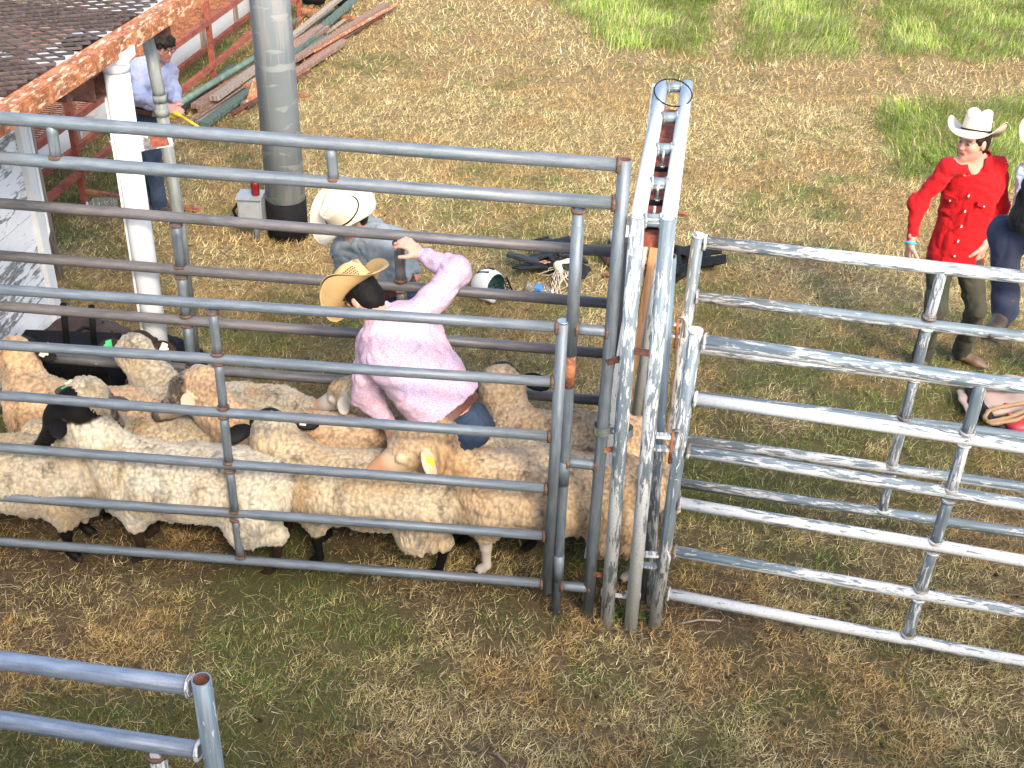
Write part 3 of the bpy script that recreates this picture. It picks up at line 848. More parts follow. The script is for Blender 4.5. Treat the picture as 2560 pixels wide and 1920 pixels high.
def quad_mesh(name, V3, F, mats, tint=None, midx=None, smooth=True, extra=None):
    me = bpy.data.meshes.new(name); F = np.asarray(F)
    me.vertices.add(len(V3)); me.vertices.foreach_set('co', V3.astype('f').ravel())
    me.loops.add(F.size); me.loops.foreach_set('vertex_index', F.astype('i').ravel())
    me.polygons.add(len(F)); me.polygons.foreach_set('loop_start', (np.arange(len(F)) * F.shape[1]).astype('i'))
    for m_ in mats: me.materials.append(m_)
    if midx is not None: me.polygons.foreach_set('material_index', midx.astype('i'))
    if smooth: me.polygons.foreach_set('use_smooth', np.ones(len(F), bool))
    if tint is not None:
        a = me.attributes.new('tint', 'FLOAT_COLOR', 'POINT')
        a.data.foreach_set('color', np.concatenate([tint, np.ones((len(tint), 1))], 1).astype('f').ravel())
    me.update(calc_edges=True); me.validate()
    return me

# ================================================================== SHEEP
def mat_wool():
    m, nt, b = newmat('curly_wool')
    at = nd(nt, 'ShaderNodeAttribute', attribute_name='tint')
    p = coords(nt, 'pos')
    n = noise(nt, p, 120, 3, .6, .8); n2 = noise(nt, p, 6, 3)
    c = mix(nt, mth(nt, 'MULTIPLY', ramp(nt, n, [(.35, 0.0), (.65, 1.0)]), .35), at.outputs['Color'], (.78, .72, .60), 'SOFT_LIGHT')
    c = mix(nt, mth(nt, 'MULTIPLY', n2, .35), c, (.46, .32, .19), 'MULTIPLY')
    setc(nt, b, 'Base Color', at.outputs['Color']); setc(nt, b, 'Roughness', .92)
    c = mix(nt, ramp(nt, n2, [(.42, 0.0), (.70, .45)]), at.outputs['Color'], mix(nt, 1.0, at.outputs['Color'], (1.0, .84, .66), 'MULTIPLY'))
    setc(nt, b, 'Base Color', c)
    b.inputs['Specular IOR Level'].default_value = .15
    b.inputs['Sheen Weight'].default_value = .35; b.inputs['Sheen Roughness'].default_value = .5
    bump(nt, b, n, .55, .006)
    return m
def mat_hide():
    m, nt, b = newmat('short_face_hair')
    at = nd(nt, 'ShaderNodeAttribute', attribute_name='tint')
    n = noise(nt, coords(nt, 'pos'), 150, 3, .6)
    c = mix(nt, mth(nt, 'MULTIPLY', n, .35), at.outputs['Color'], (.10, .08, .07), 'ADD')
    setc(nt, b, 'Base Color', at.outputs['Color']); setc(nt, b, 'Roughness', .6)
    b.inputs['Specular IOR Level'].default_value = .15
    b.inputs['Sheen Weight'].default_value = .0
    bump(nt, b, n, .3, .003)
    return m
M['wool'] = mat_wool(); M['hide'] = mat_hide()
M['eye'] = mat_plain('dark_wet_eye', (.012, .010, .009), .12, 0, .1, 20, 0)
M['tag_green'] = mat_plain('green_ear_tag', (.05, .42, .16), .45, 0, .1, 30, 0)
M['tag_pale'] = mat_plain('pale_green_ear_tag', (.56, .66, .46), .45, 0, .1, 30, 0)
M['tag_cream'] = mat_plain('cream_ear_tag', (.66, .60, .40), .45, 0, .1, 30, 0)
M['tag_yellow'] = mat_plain('yellow_ear_tag', (.72, .56, .05), .45, 0, .1, 30, 0)
M['tag_red'] = mat_plain('red_ear_tag', (.50, .05, .04), .45, 0, .1, 30, 0)

def rotz(v, a): c, s_ = math.cos(a), math.sin(a); return np.array([v[0] * c - v[1] * s_, v[0] * s_ + v[1] * c, v[2]])
WOOLC = {'cream': (.47, .385, .255), 'white': (.48, .44, .345), 'tan': (.49, .335, .195), 'grey': (.38, .33, .24), 'peach': (.49, .365, .225)}
SKINC = {'black': (.0055, .005, .005), 'brown': (.028, .017, .012), 'mottled': (.07, .055, .045), 'cream': (.58, .43, .28), 'pale': (.50, .45, .38)}
def sheep(x, y, heading, label, head_yaw=0, head_pitch=-25, neck_yaw=0, neck_pitch=50, neck_len=.24, wool='cream', face='black', legs='black',
          scale=1.0, blen=1.0, bz=0.0, tags=(), ear_droop=-.30, seed=0, stride=.0, ear_col=None, fat=1.0, gz=.0, blackpoll=False, mark=None, hs_=1.30):
    """local frame: +x towards the head, +y its left side"""
    S = SDF(); s = scale; L = blen
    rs = np.random.default_rng(seed + 100)
    xb = -.40 * L; xf = .36 * L
    zc = .460
    # fleece barrel, shoulders, rump
    S.ell((-.02, 0, zc), (.47 * L, .205 * fat, .198), k=.04, lab=1)
    S.ell((.24 * L, 0, zc + .0), (.22, .180 * fat, .190), k=.06, lab=1)
    S.ell((-.30 * L, 0, zc + .01), (.225, .200 * fat, .192), k=.06, lab=1)
    S.ell((-.05, 0, zc + .10), (.40 * L, .120, .070), k=.08, lab=1)
    S.ell((.35 * L, 0, zc - .09), (.13, .115, .14), k=.06, lab=1)         # brisket
    S.cap((-.50 * L, 0, zc + .12), (-.565 * L, 0, zc - .05), .055, .040, .05, 1)  # dock
    # legs
    for sx, sy in ((1, 1), (1, -1), (-1, 1), (-1, -1)):
        st = stride * (1 if sx * sy > 0 else -1) * rs.uniform(.6, 1.2)
        if sx > 0:
            h = np.array([.27 * L, sy * .105, zc - .09]); kn = np.array([.285 * L + st * .5, sy * .105, .185]); an = np.array([.28 * L + st, sy * .10, .065])
            S.cap(h, kn + [0, 0, .09], .080, .052, .05, 1)
            S.cap(kn + [0, 0, .10], kn, .038, .030, .02, 2); S.cap(kn, an, .027, .021, .012, 2)
        else:
            h = np.array([-.33 * L, sy * .13, zc - .06]); st_ = np.array([-.27 * L + st * .3, sy * .125, .30]); hk = np.array([-.43 * L + st * .6, sy * .115, .215]); an = np.array([-.40 * L + st, sy * .11, .065])
            S.cap(h, st_, .110, .088, .06, 1); S.cap(st_, hk + [0, 0, .05], .078, .048, .05, 1)
            S.cap(hk + [.01, 0, .02], hk, .040, .034, .02, 2); S.cap(hk, an, .028, .021, .012, 2); kn = hk
        S.cap(an, an + [.030, 0, -.028], .024, .026, .012, 2); S.cap(an + [.028, 0, -.03], an + [.045, 0, -.048], .026, .022, .01, 3)
    # neck
    ny, npit = R(neck_yaw), R(neck_pitch)
    n0 = np.array([.33 * L, 0, zc + .07]); nd_ = np.array([math.cos(npit) * math.cos(ny), math.cos(npit) * math.sin(ny), math.sin(npit)])
    n1 = n0 + nd_ * (neck_len + .12)
    S.cap(n0 - nd_ * .05, n1, .145, .098, .08, 1)
    # head
    hy, hp = R(neck_yaw + head_yaw), R(head_pitch)
    f = np.array([math.cos(hp) * math.cos(hy), math.cos(hp) * math.sin(hy), math.sin(hp)]); lf = np.array([-math.sin(hy), math.cos(hy), 0]); u = np.cross(f, lf)
    hc = n1 + f * .03 + u * .02
    H = SDF()
    H.ell(hc, (.098, .070, .082), (f, lf, u), .035, 4 if face in ('black', 'brown') else 5)
    H.ell(hc - f * .065 + u * .005, (.068, .080, .084), (f, lf, u), .04, 4 if blackpoll else 5)          # woolly poll
    H.cap(hc + f * .05 - u * .012, hc + f * .165 - u * .038, .056, .036, .03, 4)
    H.ell(hc + f * .185 - u * .042, (.028, .034, .030), (f, lf, u), .02, 4)
    H.cap(hc + f * .03 - u * .05, hc + f * .14 - u * .062, .036, .022, .02, 4)    # jaw
    for e in (1, -1):
        H.ell(hc + f * .062 + lf * e * .052 + u * .018, (.022, .014, .018), (f, lf, u), .012, 4)
        H.cap(hc + f * .198 + lf * e * .017 - u * .030, hc + f * .206 + lf * e * .022 - u * .040, .006, .005, .004, 3, sub=True)
        e0 = hc - f * .015 + lf * e * .068 + u * .035; out = unit(lf * e * 1.0 - f * .18 + np.array([0, 0, ear_droop]))
        en = unit(u * .55 - f * .80); en = unit(en - out * (en @ out))
        H.ell(e0 + out * .058, (.056, .034, .0090), (out, unit(np.cross(en, out)), en), .012, 6)
    HS = hs_
    for q in H.p:                                        # the whole head a little larger about its poll
        q = list(q); q[1] = hc + (q[1] - hc) * HS
        if q[0] == 'cap': q[2] = hc + (q[2] - hc) * HS; q[3] *= HS; q[4] *= HS
        else: q[2] = q[2] * HS
        S.p.append(tuple(q))
    Vv, F, lab = S.mesh(.0070)
    Vv = smooth_pts(Vv, F, 2, .5)
    N = vnormals(Vv, F)
    wl = ((lab == 1) | (lab == 5)).astype(float)
    # blur the wool mask a little over the surface
    for _ in range(3):
        S2 = np.zeros(len(Vv)); c2 = np.zeros(len(Vv))
        for k in range(4):
            np.add.at(S2, F[:, k], wl[F[:, (k + 1) % 4]]); np.add.at(c2, F[:, k], 1)
        wl = .5 * wl + .5 * S2 / np.maximum(c2, 1)
    side = np.clip(1 - np.abs(N[:, 2]) * 1.3, 0, 1)
    w1 = np.stack([fbm(Vv * 9, seed + 1, 2), fbm(Vv * 9, seed + 2, 2), fbm(Vv * 9, seed + 3, 2)], 1) - .5
    Q = Vv + w1 * .05
    Qs = Q.copy(); Qs[:, 2] *= .30                               # locks hang and stretch on the flanks
    Qt = Q * np.array([1, .8, 1])
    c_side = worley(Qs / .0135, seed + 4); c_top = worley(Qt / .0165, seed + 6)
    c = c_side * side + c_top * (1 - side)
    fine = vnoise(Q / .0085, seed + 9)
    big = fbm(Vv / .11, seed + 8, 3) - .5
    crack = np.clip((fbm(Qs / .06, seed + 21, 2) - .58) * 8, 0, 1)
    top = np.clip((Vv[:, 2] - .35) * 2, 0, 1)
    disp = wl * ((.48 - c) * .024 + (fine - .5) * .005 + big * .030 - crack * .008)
    # ragged belly fringe
    low = np.clip((.36 - Vv[:, 2]) / .14, 0, 1) * wl
    fr = worley(np.stack([Vv[:, 0] / .045, Vv[:, 1] / .045, Vv[:, 2] * 0], 1), seed + 15)
    Vv = Vv + N * disp[:, None]
    Vv[:, 2] -= low * np.clip(.55 - fr, 0, 1) * .075
    wc = np.array(WOOLC[wool]); fc = np.array(SKINC[face]); lc = np.array(SKINC[legs]); ec = np.array(SKINC[ear_col or face])
    grime = fbm(Vv / .16, seed + 30, 3)[:, None]
    tw = wc * (1 + (fine - .5)[:, None] * .28 + (.45 - c)[:, None] * 1.05 - crack[:, None] * .34)  # shade painted into the fleece colour: darker between curls and along partings
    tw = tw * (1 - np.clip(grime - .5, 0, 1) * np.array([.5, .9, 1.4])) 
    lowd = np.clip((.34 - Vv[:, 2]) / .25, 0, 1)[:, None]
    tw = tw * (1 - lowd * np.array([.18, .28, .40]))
    isfc = np.where((lab == 2)[:, None], lc, np.where((lab == 3)[:, None], np.array([.03, .025, .022]), np.where((lab == 6)[:, None], ec, fc)))
    if face == 'mottled':
        mm = fbm(Vv / .035, seed + 44, 3)[:, None]; isfc = np.where((lab >= 4)[:, None] & (lab != 6)[:, None], np.where(mm > .52, np.array([.24, .19, .14]), isfc), isfc)
    if face in ('cream', 'pale'):
        mz = np.clip(((Vv - (hc + f * .15)) @ f) / .05, 0, 1)[:, None]; isfc = isfc * (1 - mz * np.array([.15, .4, .5]))
    poll = (lab == 5)[:, None]
    if face in ('black', 'brown', 'mottled'): pf = np.clip(((Vv - hc) @ f)[:, None] / .05 + .9 + (fbm(Vv / .03, seed + 50)[:, None] - .5) * 1.5, 0, 1); tw = np.where(poll, tw * (1 - pf * .85), tw)
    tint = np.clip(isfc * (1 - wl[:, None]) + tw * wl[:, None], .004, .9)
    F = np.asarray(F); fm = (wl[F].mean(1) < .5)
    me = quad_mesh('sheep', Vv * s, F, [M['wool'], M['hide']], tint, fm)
    o = link(bpy.data.objects.new('sheep', me))
    o.location = (x, y, gz); o.rotation_euler = (0, 0, R(heading))
    tag(o, label, 'sheep', 'sheep in the pen')
    for e in (1, -1):
        eb = bpy.data.meshes.new('eye'); 
        vs, fs = uvball(hc * s + (f * .066 + lf * e * .056 + u * .020) * s * hs_, .0115 * s)
        em = mesh_from('eye', vs, fs, M['eye']); link(bpy.data.objects.new('eye', em), o)
    for (e, mt, alt) in tags:
        e0 = hc + (-f * .015 + lf * e * .068 + u * .035) * hs_; out = unit(lf * e - f * .18 + np.array([0, 0, ear_droop])); nn = unit(u * .55 - f * .80); nn = unit(nn - out * (nn @ out)); wv = unit(np.cross(nn, out)); c = (e0 + out * .075 + wv * alt * 1.3) * s
        c = c + nn * .0155
        pl = [c + (out * a_ + wv * b_) * s for a_, b_ in ((-.022, -.026), (.010, -.026), (.014, -.008), (.026, -.005), (.026, .005), (.014, .008), (.010, .026), (-.022, .026))]
        if e < 0: pl = pl[::-1]
        tb = MB().poly(pl, .003, nn); t_ = link(bpy.data.objects.new('ear_tag', tb.mesh('ear_tag', M[mt])), o)
        if mark:
            tc = bpy.data.curves.new('tag_number', 'FONT'); tc.body = mark; tc.size = .021; tc.align_x = 'CENTER'; tc.align_y = 'CENTER'; tc.extrude = .0004; tc.offset = .0004
            tmp = bpy.data.objects.new('tag_number_curve', tc); COL.objects.link(tmp); bpy.context.view_layer.update()
            tm = bpy.data.meshes.new_from_object(tmp.evaluated_get(bpy.context.evaluated_depsgraph_get())); bpy.data.objects.remove(tmp)
            to = link(bpy.data.objects.new('tag_number', tm), t_); tm.materials.clear(); tm.materials.append(M['black_rubber'])
            zx = nn; yx = unit(out); xx = np.cross(yx, zx); cc = c - out * .006 * s + nn * .0024
            to.matrix_local = Matrix(((xx[0], yx[0], zx[0], cc[0]), (xx[1], yx[1], zx[1], cc[1]), (xx[2], yx[2], zx[2], cc[2]), (0, 0, 0, 1)))
    return o
def uvball(c, r, n=10, m=7):
    c = np.array(c, float); r = np.array(r if np.ndim(r) else [r] * 3); vs = [c + [0, 0, r[2]]]; fs = []
    for i in range(1, m):
        for k in range(n):
            a, b = math.pi * i / m, 2 * math.pi * k / n
            vs.append(c + r * np.array([math.sin(a) * math.cos(b), math.sin(a) * math.sin(b), math.cos(a)]))
    vs.append(c - [0, 0, r[2]])
    for k in range(n): fs.append((0, 1 + k, 1 + (k + 1) % n))
    for i in range(m - 2):
        for k in range(n): a = 1 + i * n + k; b = 1 + i * n + (k + 1) % n; fs.append((a, a + n, b + n, b))
    l = len(vs) - 1
    for k in range(n): fs.append((l, l - n + (k + 1) % n, l - n + k))
    return vs, fs

def sx(px, yd, z=.72):                 # x of a back ridge seen at overview column px, at depth yd
    return D(px, 0, yd)[0] if False else (lambda P: P[0])(V(px * O, 1110, (0, yd, 0), 0))
# front row, against the gate
sheep(sx(408, 4.97), 4.97, 176, 'white fleeced sheep with black head and pale green ear tag in the front row', head_yaw=10, head_pitch=-38, neck_pitch=54, neck_len=.25, wool='white', tags=((-1, 'tag_pale', 0),), seed=1, scale=1.03, blen=1.03, ear_col='black', legs='brown', blackpoll=True, mark='M055')
sheep(sx(795, 4.98), 4.98, 175, 'cream sheep in the front row with its black eared head turned away', head_yaw=-35, head_pitch=-12, neck_yaw=-28, neck_pitch=30, neck_len=.17, wool='cream', tags=((-1, 'tag_cream', 0),), seed=2, hs_=1.45, scale=1.0, blen=.95)
sheep(sx(1195, 4.98), 4.98, 179, 'big cream faced sheep at the right end of the front row', head_yaw=14, head_pitch=-18, neck_pitch=34, neck_len=.18, wool='peach', face='cream', legs='pale', tags=((1, 'tag_yellow', 0),), seed=3, scale=1.07, blen=1.06, fat=1.05, ear_droop=-.7, hs_=1.5)
sheep(sx(20, 5.0), 5.0, -4, 'greyish sheep at the left edge with mottled dark face and green tags', head_yaw=35, head_pitch=-45, neck_yaw=40, neck_pitch=66, neck_len=.24, wool='grey', face='mottled', tags=((1, 'tag_green', .0), (1, 'tag_cream', -.03)), seed=4, scale=1.02, blen=.90)
# second row
sheep(sx(1075, 5.2), 5.20, 177, 'pale sheep with lowered head wedged behind the big cream faced sheep', head_pitch=-70, neck_pitch=-25, wool='white', face='cream', seed=12, scale=.97, blen=.55, fat=.8)
sheep(sx(310, 5.32), 5.32, 178, 'small cream sheep squeezed behind the white front sheep', head_pitch=-60, neck_pitch=-10, wool='cream', seed=5, scale=.92, blen=.8, fat=.85)
sheep(sx(655, 5.33), 5.33, 178, 'orange tinted sheep with tan face and curly poll in the second row', head_yaw=6, head_pitch=-25, neck_pitch=52, neck_len=.22, wool='tan', face='mottled', tags=(), seed=6, scale=1.0, blen=1.0, fat=1.0, ear_col='cream')
sheep(sx(985, 5.52), 5.52, 180, 'sheep with pale grey face looking past the person in the checked shirt', head_yaw=-10, head_pitch=-18, neck_pitch=38, neck_len=.20, wool='cream', face='pale', seed=7, scale=.95, blen=1.0, fat=.85)
sheep(sx(1235, 5.40), 5.40, 178, 'orange tinted sheep at the back with black ears and yellow tag seen from behind', head_yaw=-15, head_pitch=-12, neck_yaw=-72, neck_pitch=30, neck_len=.16, wool='peach', tags=((1, 'tag_yellow', 0),), seed=8, hs_=1.5, scale=1.03, blen=.96, fat=.95)
# back row
sheep(sx(195, 5.55), 5.55, 170, 'cream sheep at the far left with its head turned away behind the rail', head_yaw=-40, head_pitch=-20, neck_yaw=-50, neck_pitch=34, neck_len=.16, wool='tan', tags=((-1, 'tag_cream', 0), (-1, 'tag_red', .03)), seed=9, scale=1.0, blen=.95, fat=.95)
sheep(sx(495, 5.60), 5.60, 176, 'curly grey necked sheep in the back row looking away with a green tag', head_yaw=-48, head_pitch=-10, neck_yaw=-40, neck_pitch=38, neck_len=.22, wool='grey', face='brown', tags=((1, 'tag_green', 0), (-1, 'tag_cream', 0)), seed=10, scale=1.0, blen=1.0, fat=.92)
print('sheep', round(time.time() - T0, 1))
# ================================================================== STAND, CATWALK, WALLS, POLE, CLUTTER
def soft(S, vox, name, mat, root=None, adapt=0.0, nz=0, ncell=.05, seed=0, sm=1):
    Vv, F, lab = S.mesh(vox); F = np.asarray(F)
    if sm: Vv = smooth_pts(Vv, F, sm, .5)
    if nz:
        N = vnormals(Vv, F); Vv = Vv + N * ((fbm(Vv / ncell, seed, 3) - .5) * 2 * nz)[:, None]
    me = quad_mesh(name, Vv, F, [mat]); o = link(bpy.data.objects.new(name, me))
    if root is not None: adopt(root, o)
    return o, lab, Vv, F
def recentre(o, c):
    o.data.transform(Matrix.Translation(Vector([-float(x) for x in c]))); o.location = Vector([float(x) for x in c]); return o

# the grandstand the photograph is taken from: its roof shades the near ground
gs = thing('grandstand', (0, -4, 0), 'roofed timber grandstand behind the viewpoint that shades the near ground', 'grandstand')
M['timber'] = mat_wood('old_stand_timber', (.30, .24, .18), (.38, .31, .24), (.14, .10, .07), 6)
M['tin'] = mat_plain('tin_roof', (.42, .42, .41), .5, .6, .12, 4, .1)
ROOF_Y, ROOF_Z = -8.6, 12.0
part(MB().poly([(-16, ROOF_Y, ROOF_Z), (16, ROOF_Y, ROOF_Z), (16, ROOF_Y - 5, ROOF_Z + .7), (-16, ROOF_Y - 5, ROOF_Z + .7)], .06, (0, 0, 1)), 'roof', M['tin'], gs)
part(MB().box((0, -4.0, 2.60), (32, 8.2, .10)), 'floor', M['timber'], gs)
part(MB().box((0, -13.6, 1.6), (32, .10, 3.2)), 'back_wall', M['timber'], gs)
for i in range(7): part(MB().tube([(-15 + 5 * i + 2.5, ROOF_Y + .3, 0), (-15 + 5 * i + 2.5, ROOF_Y + .3, ROOF_Z)] if abs(-15 + 5 * i + 2.5) > .1 else [(0.1, -1, 0), (0.1, -1, 1)], .06, 12), 'post', M['timber'], gs)

REC = np.array([math.cos(R(82)), math.sin(R(82)), 0]); LEFT = np.array([-REC[1], REC[0], 0])
# --- overhead catwalk of expanded metal ----------------------------------------------------
def deck():
    z = 2.42
    e0 = G(0, 317, z); e1 = G(488, 0, z); d = unit(e1 - e0); l = np.array([-d[1], d[0], 0])
    dk = thing('steel_catwalk', (e0[0], e0[1], 0), 'rusty expanded metal catwalk overhead at the upper left', 'catwalk')
    A = e0 - d * .8; B = e0 + d * 3.0
    b = MB()                                             # angle iron edge: upright leaf and flat lip
    b.bar(A, B, .010, .085, (0, 0, 1)); b.bar(A + l * .045 + [0, 0, .046], B + l * .045 + [0, 0, .046], .085, .008, (0, 0, 1))
    part(b, 'edge_beam', M['rust_orange'], dk)
    # expanded metal: strands woven as diamonds
    W = 1.9; pitch = .135; half = .044; top = z + .055; nrow = int(3.8 / half)
    vs, fs = [], []
    for i in range(nrow):
        p0 = A + d * (i * half) + l * .085; ph = (i % 2)
        n = int(W / (pitch / 2))
        for k in range(n):
            s0 = ((k + ph) % 2); s1 = 1 - s0
            a = p0 + l * (k * pitch / 2) + d * (half * (.5 if s0 else -.5) * .92); c = p0 + l * ((k + 1) * pitch / 2) + d * (half * (.5 if s1 else -.5) * .92)
            j = len(vs); t = d * .0030
            for q in (a, c):
                for uu, zz in ((-t, 0), (t, .003), (t, .013), (-t, .010)): vs.append(np.array([q[0] + uu[0], q[1] + uu[1], top + zz]))
            for q in range(4): fs.append((j + q, j + (q + 1) % 4, j + 4 + (q + 1) % 4, j + 4 + q))
    me = mesh_from('metal_mesh', vs, fs, M['mesh_steel'], False)
    o = link(bpy.data.objects.new('metal_mesh', me)); o['kind'] = 'stuff'; adopt(dk, o)
    # joists and the box tube whose open end shows under the lip
    for t in (.5, 1.45, 2.6, 3.6):
        p = A + d * t
        part(MB().bar(p + l * .03 - [0, 0, .06], p + l * 1.9 - [0, 0, .06], .05, .10), 'joist', M['rust_dark'], dk)
    q = V(250, 216, (-2.2, 6.0, 0), 0)
    bt = MB(); n_ = l
    for (oy, oz, w, h) in ((0, .062, .13, .008), (0, -.062, .13, .008), (.061, 0, .008, .13), (-.061, 0, .008, .13)):
        bt.bar(q + d * oy + [0, 0, oz], q + d * oy + [0, 0, oz] + l * 1.4, w, h)
    part(bt, 'box_tube', M['rust_dark'], dk)
    # what lies under the mesh: rust stained sheet and a white painted ledge
    s0 = A + l * .75 - [0, 0, .45]; s1 = B + l * .75 - [0, 0, .45]
    part(MB().poly([s0, s1, s1 + l * 2.2, s0 + l * 2.2], .02, (0, 0, 1)), 'lower_sheet', M['rust_brown_sheet'], dk)
    w0 = G(60, 205, 2.16); w1 = G(470, -35, 2.16)
    part(MB().bar(w0 - d * .3, w1 + d * .6, .34, .04), 'white_ledge', M['white_paint'], dk)
    w0 = G(-10, 240, 2.16); w1 = G(36, 225, 2.16)
    part(MB().bar(w0, w1, .16, .03), 'white_ledge', M['peeling_white'], dk)
    k = G(208, 112, 2.2); part(MB().box(k, (.20, .13, .06), None), 'black_block', M['black_rubber'], dk)
    return A, B, d, l
def mat_peel(name, white=(.70, .72, .74), bare=(.13, .125, .12), amt=.5, vert=(1, 1, 1)):
    m, nt, b = newmat(name)
    n1 = noise(nt, coords(nt, 'obj', vert), 1.7, 6, .62, .6); n2 = noise(nt, coords(nt, 'obj', tuple(x * 9 for x in vert)), 1.5, 5, .65, .4)
    f = mth(nt, 'ADD', mth(nt, 'MULTIPLY', n1, .55), mth(nt, 'MULTIPLY', n2, .5))
    t = .50 + (amt - .5) * .2
    fac = ramp(nt, f, [(t - .015, 1.0), (t + .015, 0.0)])
    grain = noise(nt, coords(nt, 'obj', tuple(x * 22 for x in vert)), 2, 4)
    c = mix(nt, fac, ramp(nt, grain, [(.3, tuple(x * .6 for x in bare)), (.7, tuple(x * 1.6 for x in bare))]), ramp(nt, n2, [(.3, tuple(x * .9 for x in white)), (.6, white)]))
    setc(nt, b, 'Base Color', c); setc(nt, b, 'Roughness', .7); bump(nt, b, mth(nt, 'ADD', fac, grain), .35, .003)
    return m
M['mesh_steel'] = mat_rust('dark_mesh_steel', (.04, .032, .03), (.09, .07, .062), (.02, .014, .012))
M['rust_brown_sheet'] = mat_rust('stained_steel_sheet', (.26, .10, .05), (.50, .27, .14), (.05, .022, .016), .22)
M['peeling_white'] = mat_peel('white_paint_chipping', amt=.80)
M['peeling_board'] = mat_peel('peeling_white_boards', (.76, .78, .80), (.20, .20, .20), .76, (2.2, .45, 2.6))
DA, DB, DD, DL = deck()

# --- steel column with its cap, and the bent conduit -------------------------------------------
cb = G(426, 1085); ct = V(287, 152, cb, 0)
col = thing('steel_column', cb, 'white painted steel column holding up the rusty catwalk', 'column')
part(MB().tube([cb - [0, 0, .02], (cb + ct) / 2, ct], .066, 28), 'shaft', M['column_paint'] if 'column_paint' in M else M['white_paint'], col)
part(MB().tube([ct - [0, 0, .05], ct + [0, 0, .012]], .073, 28).box(ct + [0, 0, .035], (.17, .17, .05)), 'cap', M['peeling_white'], col)
part(MB().bar(cb + np.array([-.072, -.01, .1]), ct + np.array([-.072, -.01, -.05]), .012, .012), 'conduit', M['white_paint'], col)
def conduit():
    pts = [(333, 92), (352, 118), (372, 150), (388, 185), (396, 225), (398, 236)]
    base = np.array([V(452, 700, (0, 6.6, 0), 0)[0], 6.6, 0]); P = [V(x, y, base, 0) for x, y in pts]
    cd = thing('bent_conduit', base, 'grey bent conduit pipe running up beside the white column', 'pipe')
    for i, p in enumerate(P): p[1] = base[1] + .20 * max(0, (3 - i)) / 3
    part(MB().tube(P, .036, 18), 'bend', M['conduit'], cd)
    lo = V(449, 560, base, 0); lo2 = np.array([base[0] + .02, base[1], 0])
    top = P[-1]
    part(MB().tube([top, lo, lo2], .036, 18), 'shaft', M['conduit'], cd)
    for a in (.0, .10, .22): 
        c = top + (lo - top) * a; part(MB().tube([c, c + (lo - top) * .055], .0405 if a < .2 else .038, 18), 'collar', M['conduit'], cd)
M['conduit'] = mat_galv('dull_grey_conduit', (.10, .115, .11), (.185, .20, .19), tintamt=.1, metal=.15, rough=.6, specks=.9)
conduit()
br = G(372, 352, .98)
bk = V(372, 357, (-2.05, 6.1, 0), 0)
wb = thing('wooden_bracket', bk, 'short paint flaked board between the white column and the conduit', 'board')
part(MB().bar(bk + [-.20, .0, -.035], bk + [.12, 0, .035], .03, .085), 'board', M['peeling_white'], wb)
part(MB().bar(bk + [.02, -.018, .01], bk + [.11, -.018, .03], .01, .06), 'rust_plate', M['rust_red'], wb)

# --- peeling plank wall under the catwalk ----------------------------------------------------
cor = G(143, 846); wd = unit(np.array([math.cos(R(83)), math.sin(R(83)), 0])); wn_ = np.array([wd[1], -wd[0], 0])
pw = thing('plank_wall', cor, 'peeling white plank wall under the catwalk at the left edge', 'wall')
hgt = 2.0; zz = .03; i = 0
while zz < hgt:
    h = .185
    part(MB().box(cor - wd * 1.9 + wn_ * random.uniform(-.003, .003) + [0, 0, zz + h / 2], (3.8, .03, h - .006), np.array([wd, np.cross([0, 0, 1], wd), [0, 0, 1]]).T), 'plank', M['peeling_board'], pw); zz += h; i += 1
tb = cor + wn_ * .03
part(MB().box(tb + wd * .0 + [0, 0, 1.0], (.085, .05, 2.0), np.array([wd, np.cross([0, 0, 1], wd), [0, 0, 1]]).T), 'corner_trim', M['white_paint'], pw)
hk = tb + wd * .10
part(MB().tube([hk + [0, 0, 1.6], hk + [0, 0, .78], hk - wd * .05 + [0, 0, .72]], .014, 10), 'drain_pipe', M['white_paint'], pw)
wp = G(133, 690); M['grey_wood'] = mat_wood('weathered_grey_wood', (.26, .21, .17), (.38, .32, .26), (.07, .055, .045), 8)
ps = thing('wooden_post', wp, 'weathered brown wooden post behind the white corner trim', 'post')
part(MB().tube([wp - [0, 0, .02], wp + [-.01, 0, 1.0], wp + [0, 0, 2.1]], [.075, .07, .07], 12), 'post', M['grey_wood'], ps)
part(MB().tube([wp + [-.12, .05, 0], wp + [-.12, .05, 2.1]], .035, 10), 'batten', M['rust'], ps)

